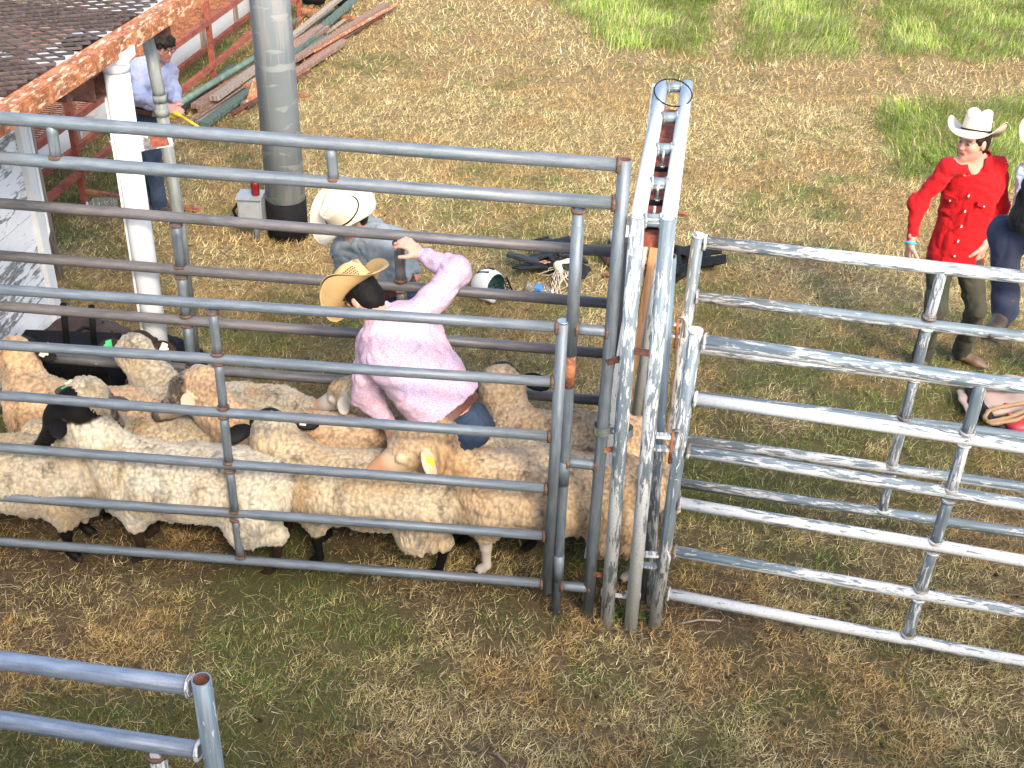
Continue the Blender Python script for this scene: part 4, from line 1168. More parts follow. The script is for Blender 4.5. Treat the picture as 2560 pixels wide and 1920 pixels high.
# --- far chute wall with the low rusty walkway -----------------------------------------------
def far_wall():
    a = np.array([-4.50, 8.6, 0]); d = unit(np.array([.145, 1, 0])); n_ = np.array([d[1], -d[0], 0]); Lw = 11.0
    fwl = thing('chute_wall', a, 'long white painted steel wall receding behind the rusty walkway', 'wall')
    k = 0; t = 0
    while t < Lw:
        w = 1.05; c = a + d * (t + w / 2) + n_ * (.01 if k % 2 else 0)
        part(MB().box(c + [0, 0, .62], (w - .03, .03, 1.25), np.array([d, np.cross([0, 0, 1], d), [0, 0, 1]]).T), 'wall_panel', M['rust_stained_white'], fwl)
        part(MB().box(a + d * t + n_ * .04 + [0, 0, .6], (.06, .05, 1.2), np.array([d, np.cross([0, 0, 1], d), [0, 0, 1]]).T), 'batten', M['grey_wood'], fwl)
        t += w; k += 1
    # walkway
    z = .76; r0 = np.array([-3.80, 8.7, z]); dd = unit(np.array([.147, 1, 0])); ll = np.array([-dd[1], dd[0], 0])
    wk = thing('low_walkway', (r0[0], r0[1], 0), 'low rusty steel walkway with mesh floor along the white wall', 'walkway')
    Ln = 10.5; red = M['rust_red']
    part(MB().bar(r0, r0 + dd * Ln, .055, .06), 'outer_rail', red, wk)
    part(MB().bar(r0 + ll * .62, r0 + dd * Ln + ll * .62, .05, .05), 'inner_rail', red, wk)
    part(MB().bar(r0 - [0, 0, .46], r0 + dd * Ln - [0, 0, .46], .05, .05), 'lower_rail', red, wk)
    part(MB().bar(r0 + ll * .5 - [0, 0, .62], r0 + dd * Ln + ll * .5 - [0, 0, .62], .045, .045), 'lower_rail', red, wk)
    for t in (.72, 3.72, 6.6, 9.6):
        p = r0 + dd * t
        part(MB().bar(p + [0, 0, .25], p - [0, 0, z], .05, .05, dd), 'leg', red, wk)
        part(MB().bar(p + ll * .6, p + ll * .6 - [0, 0, z], .045, .045, dd), 'leg', M['rust'], wk)
        part(MB().bar(p + [0, 0, -.02], p + ll * .62 + [0, 0, -.02], .05, .06), 'cross_tie', red, wk)
        part(MB().bar(p + [0, 0, -.62], p - ll * 1.0 + dd * .1 + [0, 0, -.74], .045, .03), 'cross_tie', M['rust'], wk)
    b = MB(); t = 0
    while t < Ln:
        p = r0 + dd * t + [0, 0, .03]; b.bar(p, p + ll * .62, .007, .012); t += .045
    for s_ in (.1, .2, .3, .4, .5): b.bar(r0 + ll * s_ + [0, 0, .024], r0 + ll * s_ + dd * Ln + [0, 0, .024], .006, .008)
    o = part(b, 'mesh_floor', M['rust'], wk); o['kind'] = 'stuff'
def mat_stained():
    m, nt, b = newmat('rust_stained_white_sheet')
    n1 = noise(nt, coords(nt, 'pos', (1, .5, 1.3)), 1.6, 5, .6, .5); n2 = noise(nt, coords(nt, 'pos'), 30, 4)
    c = mix(nt, ramp(nt, n1, [(.54, 0.0), (.62, .85)]), (.66, .68, .68), (.40, .20, .10))
    c = mix(nt, mth(nt, 'MULTIPLY', n2, .25), c, (.40, .38, .34)); setc(nt, b, 'Base Color', c); setc(nt, b, 'Roughness', .6); return m
M['rust_stained_white'] = mat_stained()
far_wall()

# --- utility pole with black foot, breaker box, can ----------------------------------------
def mat_pole():
    m, nt, b = newmat('spangled_zinc_pole')
    v1 = nd(nt, 'ShaderNodeTexVoronoi', ins={'Vector': coords(nt, 'uv', (13, 9, 1)), 'Scale': 1.0}); 
    n1 = noise(nt, coords(nt, 'uv', (18, 10, 1)), 1.0, 3, .5, .35); n2 = noise(nt, coords(nt, 'uv', (110, 1.2, 1)), 1, 3); n3 = noise(nt, coords(nt, 'uv', (9, 1.5, 1)), 1, 3)
    c = ramp(nt, n3, [(.3, (.23, .275, .31)), (.7, (.33, .38, .42))])
    c = mix(nt, ramp(nt, n1, [(.57, 0.0), (.60, .8)]), c, (.42, .47, .48))
    c = mix(nt, mth(nt, 'MULTIPLY', ramp(nt, n2, [(.52, 0.0), (.60, 1.0)]), .5), c, (.44, .42, .43))
    setc(nt, b, 'Base Color', c); setc(nt, b, 'Roughness', .6); setc(nt, b, 'Metallic', .15); return m
pb = G(714, 606) + np.array([0, .14, 0])
up_ = thing('light_pole', pb, 'tall round galvanised light pole with a black foot', 'pole')
part(MB().tube([pb + [0, 0, .24], pb + [-.01, 0, 3.5], pb + [0, 0, 9]], [.158, .143, .11], 40), 'shaft', mat_pole(), up_)
part(MB().tube([pb - [0, 0, .03], pb + [0, 0, .33]], .163, 40), 'foot_wrap', M['black_rubber'], up_)
bx = V(630, 520, pb - np.array([0, .10, 0]), 0)
eb = thing('electric_box', (bx[0], bx[1], 0), 'small grey electrical box on a stub beside the light pole', 'electrical box')
M['box_grey'] = mat_plain('grey_box_paint', (.25, .27, .29), .5, .2, .1, 20, .1)
part(MB().box(bx - [0, 0, .00], (.19, .17, .22)), 'housing', M['box_grey'], eb)
part(MB().box(bx + [0, -.095, -.005], (.165, .012, .195)), 'door', M['box_grey'], eb)
part(MB().box(bx + [0, -.01, .118], (.205, .20, .012)), 'lid', M['box_grey'], eb)
part(MB().tube([(bx[0] + .02, bx[1], -.02), (bx[0] + .02, bx[1], bx[2] - .1)], .022, 10), 'stub', M['galv'], eb)
part(MB().tube([bx + [-.10, -.02, .05], bx + [-.15, -.02, -.02], bx + [-.12, 0, -.12]], .012, 8), 'cable', M['black_rubber'], eb)
cn = bx + np.array([.045, -.02, .124])
cn_t = thing('drink_can', cn, 'red drink can standing on the grey electrical box', 'can')
M['can_red'] = mat_plain('red_can_print', (.22, .015, .02), .3, .5, .1, 40, 0)
part(MB().tube([cn, cn + [0, 0, .006], cn + [0, 0, .108], cn + [0, 0, .118]], [.026, .033, .033, .027], 20), 'body', M['can_red'], cn_t)
part(MB().tube([cn + [0, 0, .1175], cn + [0, 0, .121]], .0275, 20), 'lid', M['zinc'], cn_t)

# --- pile of old boards, pipes and angle iron ------------------------------------------------
def lumber():
    g1, g2 = G(450, 330), G(800, 92); d = unit(g2 - g1); n_ = np.array([d[1], -d[0], 0])
    names = [('green painted pipe on top of the scrap pile', 'scrap_pipe', .0, .2, 3.9, .035, 'p', M['green_pipe'], .20),
             ('long grey weathered board lowest in the scrap pile', 'scrap_board', .20, .15, 3.4, .12, 'b', M['grey_wood'], .05),
             ('brown split board beside the green pipe', 'scrap_board', .10, .4, 3.0, .13, 'b', M['brown_wood'], .12),
             ('thick grey beam with pale end nearest the camera', 'scrap_board', .22, .55, 2.0, .10, 'b', M['grey_wood'], .17),
             ('dark green board under the grey beam', 'scrap_board', .32, .1, 3.1, .10, 'b', M['green_wood'], .06),
             ('dark wet board on the pole side of the scrap pile', 'scrap_board', .42, .8, 2.4, .09, 'b', M['brown_wood'], .04),
             ('rust red angle iron on the pole side of the pile', 'angle_iron', .48, 1.3, 3.6, .05, 'b', M['rust_red'], .05),
             ('orange rusty strip sticking out at the far end', 'angle_iron', .40, 2.6, 2.3, .04, 'b', M['rust_orange'], .09),
             ('pale weathered rail with a white tip at the far end', 'scrap_board', .10, 2.0, 2.9, .06, 'b', M['grey_wood'], .16),
             ('second dark green board along the far half of the pile', 'scrap_board', .26, 2.3, 2.3, .09, 'b', M['green_wood'], .12),
             ('brown warped board at the far half of the pile', 'scrap_board', .34, 2.2, 2.5, .08, 'b', M['brown_wood'], .10),
             ('bent rusty angle iron reaching away from the pile', 'angle_iron', -.12, 2.4, 2.3, .045, 'b', M['rust'], .03)]
    for i, (lab, nm, off, t0, L, w, k, mt, z) in enumerate(names):
        a = g1 + d * t0 + n_ * (off - .12); ang = R([0, 3, -2, 2, 1, -3, 2, -6, 3, 4, -4, 9][i]); dv = np.array([d[0] * math.cos(ang) - d[1] * math.sin(ang), d[0] * math.sin(ang) + d[1] * math.cos(ang), 0])
        a = a + [0, 0, z]; b_ = a + dv * L + [0, 0, [-.06, .01, .02, 0, .02, .02, .0, .03, .05, .04, .02, .01][i]]
        if k == 'p': mb = MB().tube([a, (a + b_) / 2 + [0, 0, -.01], b_], w, 12, open_end='ab')
        else: mb = MB().bar(a, b_, w, .045 if w > .055 else .02, (0.1 * (i % 3 - 1), 0, 1))
        o = mb.build(nm, mt); recentre(o, (a + b_) / 2); tag(o, lab, 'scrap board' if 'board' in nm else 'scrap metal', 'scrap pile by the walkway')
def slats():
    g1, g2 = G(450, 330), G(800, 92); d = unit(g2 - g1); base = math.atan2(d[1], d[0])
    for i in range(12):
        a = g1 + d * (random.uniform(.1, 1.3) if i < 6 else random.uniform(1.9, 3.2)) + np.array([random.uniform(-.22, .40), 0, random.uniform(.01, .13)]); an_ = base + random.uniform(-.14, .14); L_ = random.uniform(.7, 1.9)
        b_ = a + np.array([math.cos(an_) * L_, math.sin(an_) * L_, random.uniform(-.02, .03)])
        o = MB().bar(a, b_, random.uniform(.03, .07), .018, (random.uniform(-.3, .3), 0, 1)).build('scrap_board', M[('brown_wood', 'grey_wood', 'rust', 'brown_wood', 'green_wood', 'rust_dark')[i % 6]])
        recentre(o, (a + b_) / 2); tag(o, 'thin ' + ('brown wooden', 'grey wooden', 'rusty metal', 'short brown wooden', 'dark green', 'dark rusty')[i % 6] + ' slat lying loose at the ' + ('near' if i < 6 else 'far') + ' end of the scrap pile', 'scrap board', 'scrap pile by the walkway')
M['green_pipe'] = mat_plain('green_painted_pipe', (.10, .15, .12), .6, .1, .35, 8, .2)
M['green_wood'] = mat_wood('dark_green_board', (.07, .11, .09), (.14, .19, .15), (.02, .025, .02), 6)
M['brown_wood'] = mat_wood('brown_old_board', (.20, .12, .085), (.31, .21, .15), (.05, .03, .022), 7)
lumber()
slats()
ch = G(622, 275); o = MB().poly([ch + [-.05, 0, .02], ch + [.06, .05, .06], ch + [.10, .34, .20], ch + [0, .30, .22]], .008, (.6, -.3, .7)).poly([ch + [-.02, -.02, .0], ch + [-.10, .02, .02], ch + [-.16, -.22, .01], ch + [-.08, -.24, .0]], .008, (0, .1, 1)).build('rust_scrap', M['rust_orange'])
recentre(o, ch); tag(o, 'crumpled orange rusty sheet scrap beside the light pole', 'scrap metal')
bl = G(822, 18); S = SDF()
for i in range(9): S.ell(bl + np.array([random.uniform(-.25, .25), random.uniform(-.2, .2), random.uniform(.03, .14)]), (random.uniform(.05, .12), .08, .05), k=.05)
o, *_ = soft(S, .018, 'rubbish_heap', M['black_rubber'], None, nz=.012); recentre(o, bl); tag(o, 'small dark heap of rubbish at the top beyond the scrap pile', 'rubbish')

# --- bottles -------------------------------------------------------------------------------
def glassy(name, col=(.85, .9, .92), rough=.08):
    m, nt, b = newmat(name); setc(nt, b, 'Base Color', col); setc(nt, b, 'Roughness', rough); b.inputs['Transmission Weight'].default_value = .9; b.inputs['IOR'].default_value = 1.25; b.inputs['Alpha'].default_value = .8
    return m
M['clear'] = glassy('clear_plastic'); M['label_blue'] = mat_plain('blue_bottle_label', (.05, .20, .52), .4, 0, .2, 60, 0)
def bottle(c, ax, L, r, label, blue=True, group=None):
    ax = unit(ax); c = np.array(c)
    t = thing('plastic_bottle', c, label, 'bottle', group)
    P = [(0, .6), (.03, .95), (.10, 1), (.30, .97), (.33, 1), (.62, 1), (.66, .97), (.78, .95), (.88, .55), (.93, .38), (.95, .38)]
    part(MB().tube([c + ax * L * a for a, _ in P], [r * k for _, k in P], 18), 'body', M['clear'], t)
    if blue: part(MB().tube([c + ax * L * .36, c + ax * L * .58], r * 1.02, 18, caps=False), 'label', M['label_blue'], t)
    part(MB().tube([c + ax * L * .94, c + ax * L], r * .42, 14), 'cap', M['white_paint'], t)
q0, q1 = G(1317, 714, .035), G(1382, 728, .035)
bottle(q0, q1 - q0, .215, .034, 'clear water bottle with blue label lying by the white helmet')
q0 = G(296, 503, .06); q1 = G(244, 508, .06)
bottle(q0, q1 - q0, .26, .05, 'empty clear plastic jug lying by the low rusty walkway', False)

# --- riding gear ------------------------------------------------------------------------------
M['leather_black'] = mat_plain('black_leather', (.008, .0075, .008), .55, 0, .3, 12, .35, spec=.3)
M['bag_black'] = mat_plain('black_nylon', (.007, .0068, .0075), .75, 0, .3, 40, .4, spec=.2)
M['bag_brown'] = mat_plain('dark_camouflage_cloth', (.045, .028, .022), .8, 0, .55, 7, .5)
M['helmet_white'] = mat_plain('white_helmet_shell', (.52, .54, .53), .25, 0, .04, 10, 0)
M['teal_pad'] = mat_plain('dark_teal_padding', (.012, .06, .06), .7, 0, .2, 30, .2)
M['cord'] = mat_plain('cream_tassel_cord', (.46, .39, .30), .8, 0, .15, 80, .3)
M['red_vinyl'] = mat_plain('red_vinyl', (.38, .03, .045), .45, 0, .15, 8, .15)
M['cream_vinyl'] = mat_plain('worn_cream_leather', (.40, .30, .25), .6, 0, .12, 7, .2)
M['rope'] = mat_plain('tan_rope', (.27, .17, .085), .85, 0, .25, 120, .6)
M['rope_red'] = mat_plain('red_rope_tape', (.42, .07, .04), .7, 0, .15, 60, .2)
def fold(pts, r, z, S, k=.03, flat=.45):
    P = [G(x, y, z) for x, y in pts]
    for i in range(len(P) - 1): S.cap(P[i], P[i + 1], r, r, k, flat=((0, 0, 1), flat))
def slabs(S, pts, seed, s=1.0):
    r_ = random.Random(seed)
    for x, y in pts:
        a = r_.uniform(-.6, .6); t = r_.uniform(-.45, .45); t2 = r_.uniform(-.4, .4)
        u = unit([t, t2, 1]); v = unit(np.cross(u, (math.sin(a), math.cos(a), 0)))
        S.box(G(x, y, r_.uniform(.03, .11)), (r_.uniform(.09, .15) * s, r_.uniform(.05, .09) * s, .012), (v, np.cross(u, v), u), .008, .018)
# chaps with tassels left of the tall frame
c0 = G(1375, 655)
cp_ = thing('leather_chaps', c0, 'folded black leather chaps with cream tassels left of the gate posts', 'chaps')
S = SDF(); slabs(S, [(1308, 645), (1325, 668), (1350, 640), (1370, 670), (1385, 632), (1408, 655), (1428, 640), (1345, 612), (1400, 608), (1432, 618), (1440, 668)], 5)
soft(S, .012, 'leather', M['leather_black'], cp_, nz=.008, ncell=.055)
w = G(1395, 665, .10); S = SDF(); S.cap(w, G(1420, 655, .12), .035, .03).cap(w, G(1402, 680, .08), .03, .02)
soft(S, .007, 'tassel_knot', M['cord'], cp_, nz=.004, ncell=.03)
for i in range(22):
    a = G(1398 + random.uniform(-8, 18), 668 + random.uniform(-8, 6), .09); e = G(1385 + random.uniform(-14, 45), 735 + random.uniform(-12, 14), .012)
    if i > 18: e = G(1335 + random.uniform(-8, 20), 690 + random.uniform(-4, 4), .01)
    m1 = (a * .6 + e * .4) + np.array([random.uniform(-.05, .05), random.uniform(-.04, .04), .02])
    m2 = (a * .25 + e * .75) + np.array([random.uniform(-.05, .05), random.uniform(-.04, .04), 0.0])
    part(MB().tube([a, m1, m2, e], [.0045, .004, .004, .003], 5), 'tassel', M['cord'], cp_)
dc = G(1362, 655, .125)
part(MB().poly([dc + [-.05, 0, 0], dc + [0, -.03, 0], dc + [.05, 0, 0], dc + [0, .03, 0]], .004, (0, -.2, 1)), 'diamond_patch', M['rust_orange'], cp_)
# white helmet with face cage
hc = G(1225, 712, .12)
hl = thing('riding_helmet', (hc[0], hc[1], 0), 'white helmet with black lining and wire face cage lying on its side', 'helmet')
ax_f = unit(np.array([.55, -.50, .45])); ax_u = unit(np.array([-.45, .35, .6])); ax_u = unit(ax_u - ax_f * (ax_u @ ax_f)); ax_s = np.cross(ax_u, ax_f)
S = SDF(); S.ell(hc - ax_f * .02, (.145, .118, .125), (ax_f, ax_s, ax_u), k=.02, lab=1); S.cap(hc - ax_f * .05 - ax_u * .02 + ax_s * .06, hc + ax_f * .03 - ax_u * .10 + ax_s * .06, .05, .03, .02, 1); S.cap(hc - ax_f * .05 - ax_u * .02 - ax_s * .06, hc + ax_f * .03 - ax_u * .10 - ax_s * .06, .05, .03, .02, 1)
S.ell(hc + ax_f * .055 - ax_u * .03, (.115, .092, .095), (ax_f, ax_s, ax_u), k=.008, lab=2, sub=True)
Vv, F, lab = S.mesh(.0065); F = np.asarray(F); Vv = smooth_pts(Vv, F, 2)
inn = (np.linalg.norm((Vv - (hc + ax_f * .055 - ax_u * .03)) @ np.array([ax_f, ax_s, ax_u]).T / np.array([.115, .092, .095]), axis=1) < 1.06)
me = quad_mesh('shell', Vv, F, [M['helmet_white'], M['teal_pad']], None, inn[F].mean(1) > .5); o = link(bpy.data.objects.new('shell', me)); adopt(hl, o)
cage = MB(); fc = hc + ax_f * .10 - ax_u * .045
for t in (-.05, -.025, 0, .025, .05):
    pts = [fc + ax_u * t - ax_s * .085 - ax_f * .03]
    for a in (-60, -30, 0, 30, 60): pts.append(fc + ax_u * t + ax_s * .09 * math.sin(R(a)) + ax_f * (.085 * math.cos(R(a)) - .02))
    pts.append(fc + ax_u * t + ax_s * .085 - ax_f * .03); cage.tube(pts, .0033, 6)
for a in (-55, -28, 0, 28, 55):
    cage.tube([fc + ax_u * t + ax_s * .09 * math.sin(R(a)) + ax_f * (.085 * math.cos(R(a)) - .02) for t in (-.06, 0, .06)], .0033, 6)
part(cage, 'face_cage', M['black_rubber'], hl)
for s_ in (-.03, .03): part(MB().tube([hc - ax_f * .12 + ax_s * s_ + ax_u * .06, hc - ax_f * .02 + ax_s * s_ * 1.3 + ax_u * .124, hc + ax_f * .08 + ax_s * s_ + ax_u * .10], .006, 6), 'shell_stripe', M['black_rubber'], hl)
# black bags right of the frame and the second helmet seen between the posts
def bag(label, blobs, mat, tag_c, straps=(), group=None, extra=None, nz=.034, flat=False):
    c = G(*tag_c); t = thing('gear_bag', c, label, 'bag', group); S = SDF()
    if flat:
        slabs(S, [(x + dx, y + dy) for (x, y, z, r, fl) in blobs for dx, dy in ((-14, 8), (12, -12), (4, 14))], 9)
    else:
        for (x, y, z, r, fl) in blobs: S.ell(G(x, y, z), (r, r * .8, r * fl), k=.05)
    soft(S, .013, 'bag_body', mat, t, nz=nz, ncell=.075, seed=int(tag_c[0]))
    for s_ in straps: part(MB().tube([G(*q) for q in s_], .012, 6), 'strap', M['bag_black'], t)
    return t
bag('black gear bag slumped on the grass right of the white frame', [(1690, 640, .08, .16, .7), (1735, 625, .10, .15, .6), (1700, 668, .06, .13, .6), (1765, 640, .05, .10, .5), (1655, 660, .06, .10, .6)], M['bag_black'], (1700, 675),
    [[(1740, 615, .15), (1770, 590, .16), (1782, 600, .03)], [(1672, 690, .03), (1690, 672, .12), (1700, 690, .03)]], flat=True, nz=.010)
bag('dark bag with brown patch half hidden behind the gate posts', [(1545, 640, .08, .13, .7), (1560, 610, .12, .12, .6), (1575, 660, .06, .11, .6)], M['bag_brown'], (1550, 680),
    [[(1525, 600, .10), (1515, 640, .06), (1530, 672, .03)]])
hq = G(1560, 592, .2); S = SDF(); S.ell(hq, (.12, .12, .09), k=.02); o, *_ = soft(S, .01, 'helmet', M['helmet_white']); recentre(o, hq); tag(o, 'white helmet top just visible behind the grey gate post', 'helmet')
bag('brown camouflage backpack lying beside the plank wall corner', [(190, 840, .12, .20, .62), (260, 850, .12, .19, .6), (320, 868, .10, .17, .6), (150, 862, .10, .14, .7), (385, 868, .07, .12, .6)], M['bag_brown'], (230, 900),
    [[(160, 850, .22), (210, 818, .24), (280, 830, .2), (300, 850, .16)], [(245, 812, .18), (258, 805, .24), (252, 822, .12)]])
bag('dark backpack with orange and pink trim behind the white column', [(385, 880, .10, .16, .7), (430, 875, .10, .15, .6), (465, 900, .08, .13, .6), (440, 945, .07, .14, .6)], M['bag_black'], (430, 930),
    [[(315, 862, .16), (345, 850, .22), (385, 860, .2)], [(470, 880, .14), (505, 900, .1), (510, 940, .03)]])
M['orange_cloth'] = mat_plain('orange_cloth', (.55, .27, .06), .7, 0, .1, 30, .1)
M['pink_cloth'] = mat_plain('pink_cloth', (.42, .16, .20), .7, 0, .15, 30, .1)
for pts, mt, nm in (([(338, 868), (352, 850), (366, 855), (350, 872)], 'orange_cloth', 'orange_trim'), ([(352, 872), (372, 850), (380, 860), (365, 876)], 'pink_cloth', 'pink_trim')):
    c = G(*pts[0], .24); o = MB().poly([G(x, y, .24) for x, y in pts], .02, (0, 0, 1)).build('cloth_scrap', M[mt]); recentre(o, c); tag(o, nm.split('_')[0] + ' cloth lying on the dark backpack behind the column', 'cloth')
# black trunk with two handle tubes
bt = np.array([-2.92, 6.55, 0])
tk = thing('black_trunk', bt, 'black gear trunk with two upright tubes behind the back fence', 'trunk')
part(MB().box(bt + [0.06, 0, .17], (.62, .34, .34)), 'trunk_box', M['bag_black'], tk)
for x0, y0, x1, y1 in ((158, 790, 172, 880), (228, 795, 240, 885)):
    a, b_ = V(x0, y0 - 30, bt, 0), V(x1, y1 + 40, bt, 0); part(MB().tube([b_, a], .020, 12), 'upright_tube', M['black_rubber'], tk)
# red and cream vest with rope at the right
vc = G(2500, 1005); vt = thing('protective_vest', vc, 'red and cream leather vest with black lining lying on the grass', 'vest')
S = SDF(); fold([(2470, 985), (2530, 965), (2620, 975)], .10, .09, S, flat=.5); fold([(2480, 1020), (2560, 1010), (2640, 1010)], .09, .07, S, flat=.5)
soft(S, .012, 'cream_panel', M['cream_vinyl'], vt, nz=.008, ncell=.1)
S = SDF(); fold([(2455, 968), (2520, 968), (2560, 972)], .035, .19, S, flat=.4); fold([(2545, 1060), (2600, 1058), (2660, 1050)], .085, .07, S, flat=.6); soft(S, .011, 'red_panel', M['red_vinyl'], vt, nz=.004)
S = SDF(); fold([(2432, 975), (2440, 1010), (2462, 1035)], .05, .07, S, flat=.8); fold([(2500, 1060), (2530, 1062)], .06, .04, S, flat=.6); soft(S, .011, 'lining', M['leather_black'], vt)
S = SDF(); fold([(2402, 980), (2412, 1000), (2424, 1030)], .028, .06, S, flat=.5); soft(S, .008, 'collar', M['cream_vinyl'], vt)
rp = thing('bull_rope', G(2470, 1040), 'braided tan rope with red taped bands draped over the vest', 'rope')
for j, ro in enumerate(([(2700, 985), (2600, 1004), (2560, 1008), (2500, 1018), (2470, 1028), (2460, 1045), (2470, 1055), (2520, 1045), (2580, 1020), (2700, 1000)],
                        [(2700, 1003), (2600, 1022), (2540, 1050), (2480, 1060), (2466, 1052)])):
    P = [G(x, y, .18) for x, y in ro]; pts = []
    for i in range(len(P) - 1):
        for t in np.linspace(0, 1, 5)[:-1]: pts.append(P[i] * (1 - t) + P[i + 1] * t)
    pts.append(P[-1]); rs_ = [.0135 * (1 + .18 * math.sin(i * 2.4)) for i in range(len(pts))]
    part(MB().tube(pts, rs_, 9), 'rope_strand', M['rope'], rp)
for x, y, dx in ((2512, 1014, 6), (2520, 1040, 8)): part(MB().tube([G(x, y, .18), G(x + dx, y - 1, .18)], .0175, 10), 'tape_band', M['rope_red'], rp)
# weeds at the foot of the white posts
def weed():
    c = G(1545, 1545); Vs, Fs, Ts = [], [], []; off = 0
    for (wx, wy, n, s_) in ((1548, 1538, 70, .035), (1608, 1545, 30, .03)):
        g = G(wx, wy); n_ = n; x = g[0] + rng.normal(0, s_, n_); y = g[1] + rng.normal(0, s_ * .8, n_); tint = np.array([(.07, .13, .03), (.11, .19, .04), (.05, .09, .02)])[rng.integers(0, 3, n_)]
        v, f, t = blades(x, y, rng.uniform(.03, .075, n_), rng.uniform(.010, .018, n_), rng.uniform(.2, 1.2, n_), tint, None, 2); Vs.append(v); Fs.append(f + off); Ts.append(t); off += len(v)
    me = raw_mesh('weeds', np.concatenate(Vs), np.concatenate(Fs), np.concatenate(Ts), blade_mat('weed_leaf', .3)); o = link(bpy.data.objects.new('weeds', me))
    tag(o, 'bright green weeds at the foot of the white posts', 'weeds', None, 'stuff')
weed()
for (x0, y0, x1, y1, r_, mt, lb) in ((1695, 1560, 1800, 1552, .006, 'grey_wood', 'thin straight stick lying right of the white gate post'), (1220, 1880, 1270, 1912, .007, 'brown_wood', 'short dark twig at the bottom of the picture'),
                              (1690, 536, 1722, 538, .012, 'rust_red', 'small red strap lying right of the white frame'), (1505, 690, 1530, 692, .012, 'rust_red', 'small dark red strap left of the tall grey post')):
    a, b_ = G(x0, y0, .02), G(x1, y1, .025); o = MB().tube([a, (a + b_) / 2 + [0, .01, .01], b_], r_, 7).build('stick' if 'stick' in lb or 'twig' in lb else 'strap_scrap', M[mt]); recentre(o, a); tag(o, lb, 'stick' if 'stick' in lb or 'twig' in lb else 'strap')
print('clutter', round(time.time() - T0, 1))
# ================================================================== PEOPLE
def mat_skin():
    m, nt, b = newmat('skin')
    at = nd(nt, 'ShaderNodeAttribute', attribute_name='tint'); n = noise(nt, coords(nt, 'pos'), 60, 3)
    c = mix(nt, mth(nt, 'MULTIPLY', n, .25), at.outputs['Color'], (.42, .20, .14))
    setc(nt, b, 'Base Color', c); setc(nt, b, 'Roughness', .5)
    b.inputs['Subsurface Weight'].default_value = .12; b.inputs['Subsurface Radius'].default_value = (.02, .008, .005); b.inputs['Subsurface Scale'].default_value = .5
    bump(nt, b, n, .08, .002); return m
M['skin'] = mat_skin()
def mat_cloth(name, col, var=.12, weave=420, rough=.85, fade=None, fadeamt=.5):
    m, nt, b = newmat(name); p = coords(nt, 'pos'); n = noise(nt, p, 7, 4); w = noise(nt, p, weave, 2)
    c = ramp(nt, n, [(.3, tuple(x * (1 - var) for x in col)), (.7, tuple(min(1, x * (1 + var)) for x in col))])
    if fade: c = mix(nt, mth(nt, 'MULTIPLY', ramp(nt, noise(nt, p, 3.3, 3), [(.42, 0.0), (.62, 1.0)]), fadeamt), c, fade)
    setc(nt, b, 'Base Color', c); setc(nt, b, 'Roughness', rough); b.inputs['Specular IOR Level'].default_value = .2
    b.inputs['Sheen Weight'].default_value = .04
    bump(nt, b, mth(nt, 'ADD', w, mth(nt, 'MULTIPLY', noise(nt, p, 22, 3), .6)), .25, .004); return m
def mat_print(name):
    """white cotton with small red and violet dashes in rows"""
    m, nt, b = newmat(name)
    f = noise(nt, coords(nt, 'pos', (1, 1, 2.1), (.5, .4, .3)), 105, 1, .3)
    hue = noise(nt, coords(nt, 'pos'), 9, 2)
    ink = ramp(nt, hue, [(.40, (.50, .17, .27)), (.60, (.28, .18, .46))])
    c = mix(nt, ramp(nt, f, [(.42, 0.0), (.60, .55)]), (.54, .43, .485), ink)
    setc(nt, b, 'Base Color', c); setc(nt, b, 'Roughness', .85); bump(nt, b, noise(nt, coords(nt, 'pos'), 24, 3), .2, .005); return m
M['shirt_print'] = mat_print('pink_printed_cotton')
M['shirt_red'] = mat_cloth('bright_red_cotton', (.43, .007, .010), .10)
M['shirt_grey'] = mat_cloth('grey_blue_chambray', (.17, .205, .23), .10, fade=(.28, .33, .36))
M['shirt_lilac'] = mat_cloth('pale_lilac_blue_cotton', (.36, .40, .56), .08, fade=(.50, .46, .55), fadeamt=.7)
M['shirt_black'] = mat_cloth('black_cotton', (.005, .005, .0055), .2)
M['shirt_pale'] = mat_cloth('pale_blue_cotton', (.42, .50, .62), .1)
M['jeans'] = mat_cloth('blue_denim', (.022, .036, .065), .2, 500, fade=(.06, .09, .14), fadeamt=.6)
M['jeans_dark'] = mat_cloth('dark_navy_denim', (.020, .026, .050), .2, 500, fade=(.05, .06, .10), fadeamt=.6)
M['trouser_olive'] = mat_cloth('olive_brown_trousers', (.038, .040, .027), .15, fade=(.065, .06, .043), fadeamt=.5)
M['belt'] = mat_plain('tooled_brown_belt', (.11, .035, .02), .5, 0, .45, 55, .5)
M['boot'] = mat_plain('brown_boot_leather', (.13, .075, .045), .55, 0, .3, 14, .3)
M['boot_dark'] = mat_plain('dark_boot_leather', (.05, .035, .028), .5, 0, .3, 14, .3)
M['hair'] = mat_plain('dark_brown_hair', (.016, .010, .007), .6, 0, .5, 90, .6, spec=.25)
M['hair_black'] = mat_plain('black_cropped_hair', (.005, .0042, .004), .7, 0, .4, 120, .6, spec=.2)
M['straw_white'] = None
def mat_straw(name, col, dark, band=0):
    m, nt, b = newmat(name)
    w = nd(nt, 'ShaderNodeTexWave', wave_type='BANDS', bands_direction='DIAGONAL', ins={'Vector': coords(nt, 'obj'), 'Scale': 90.0, 'Distortion': 2.0})
    n = noise(nt, coords(nt, 'obj'), 11, 3)
    c = mix(nt, mth(nt, 'MULTIPLY', w.outputs[1], .18), col, dark); c = mix(nt, ramp(nt, n, [(.55, 0.0), (.75, .35)]), c, dark)
    setc(nt, b, 'Base Color', c); setc(nt, b, 'Roughness', .7); bump(nt, b, w.outputs[1], .15, .002); return m
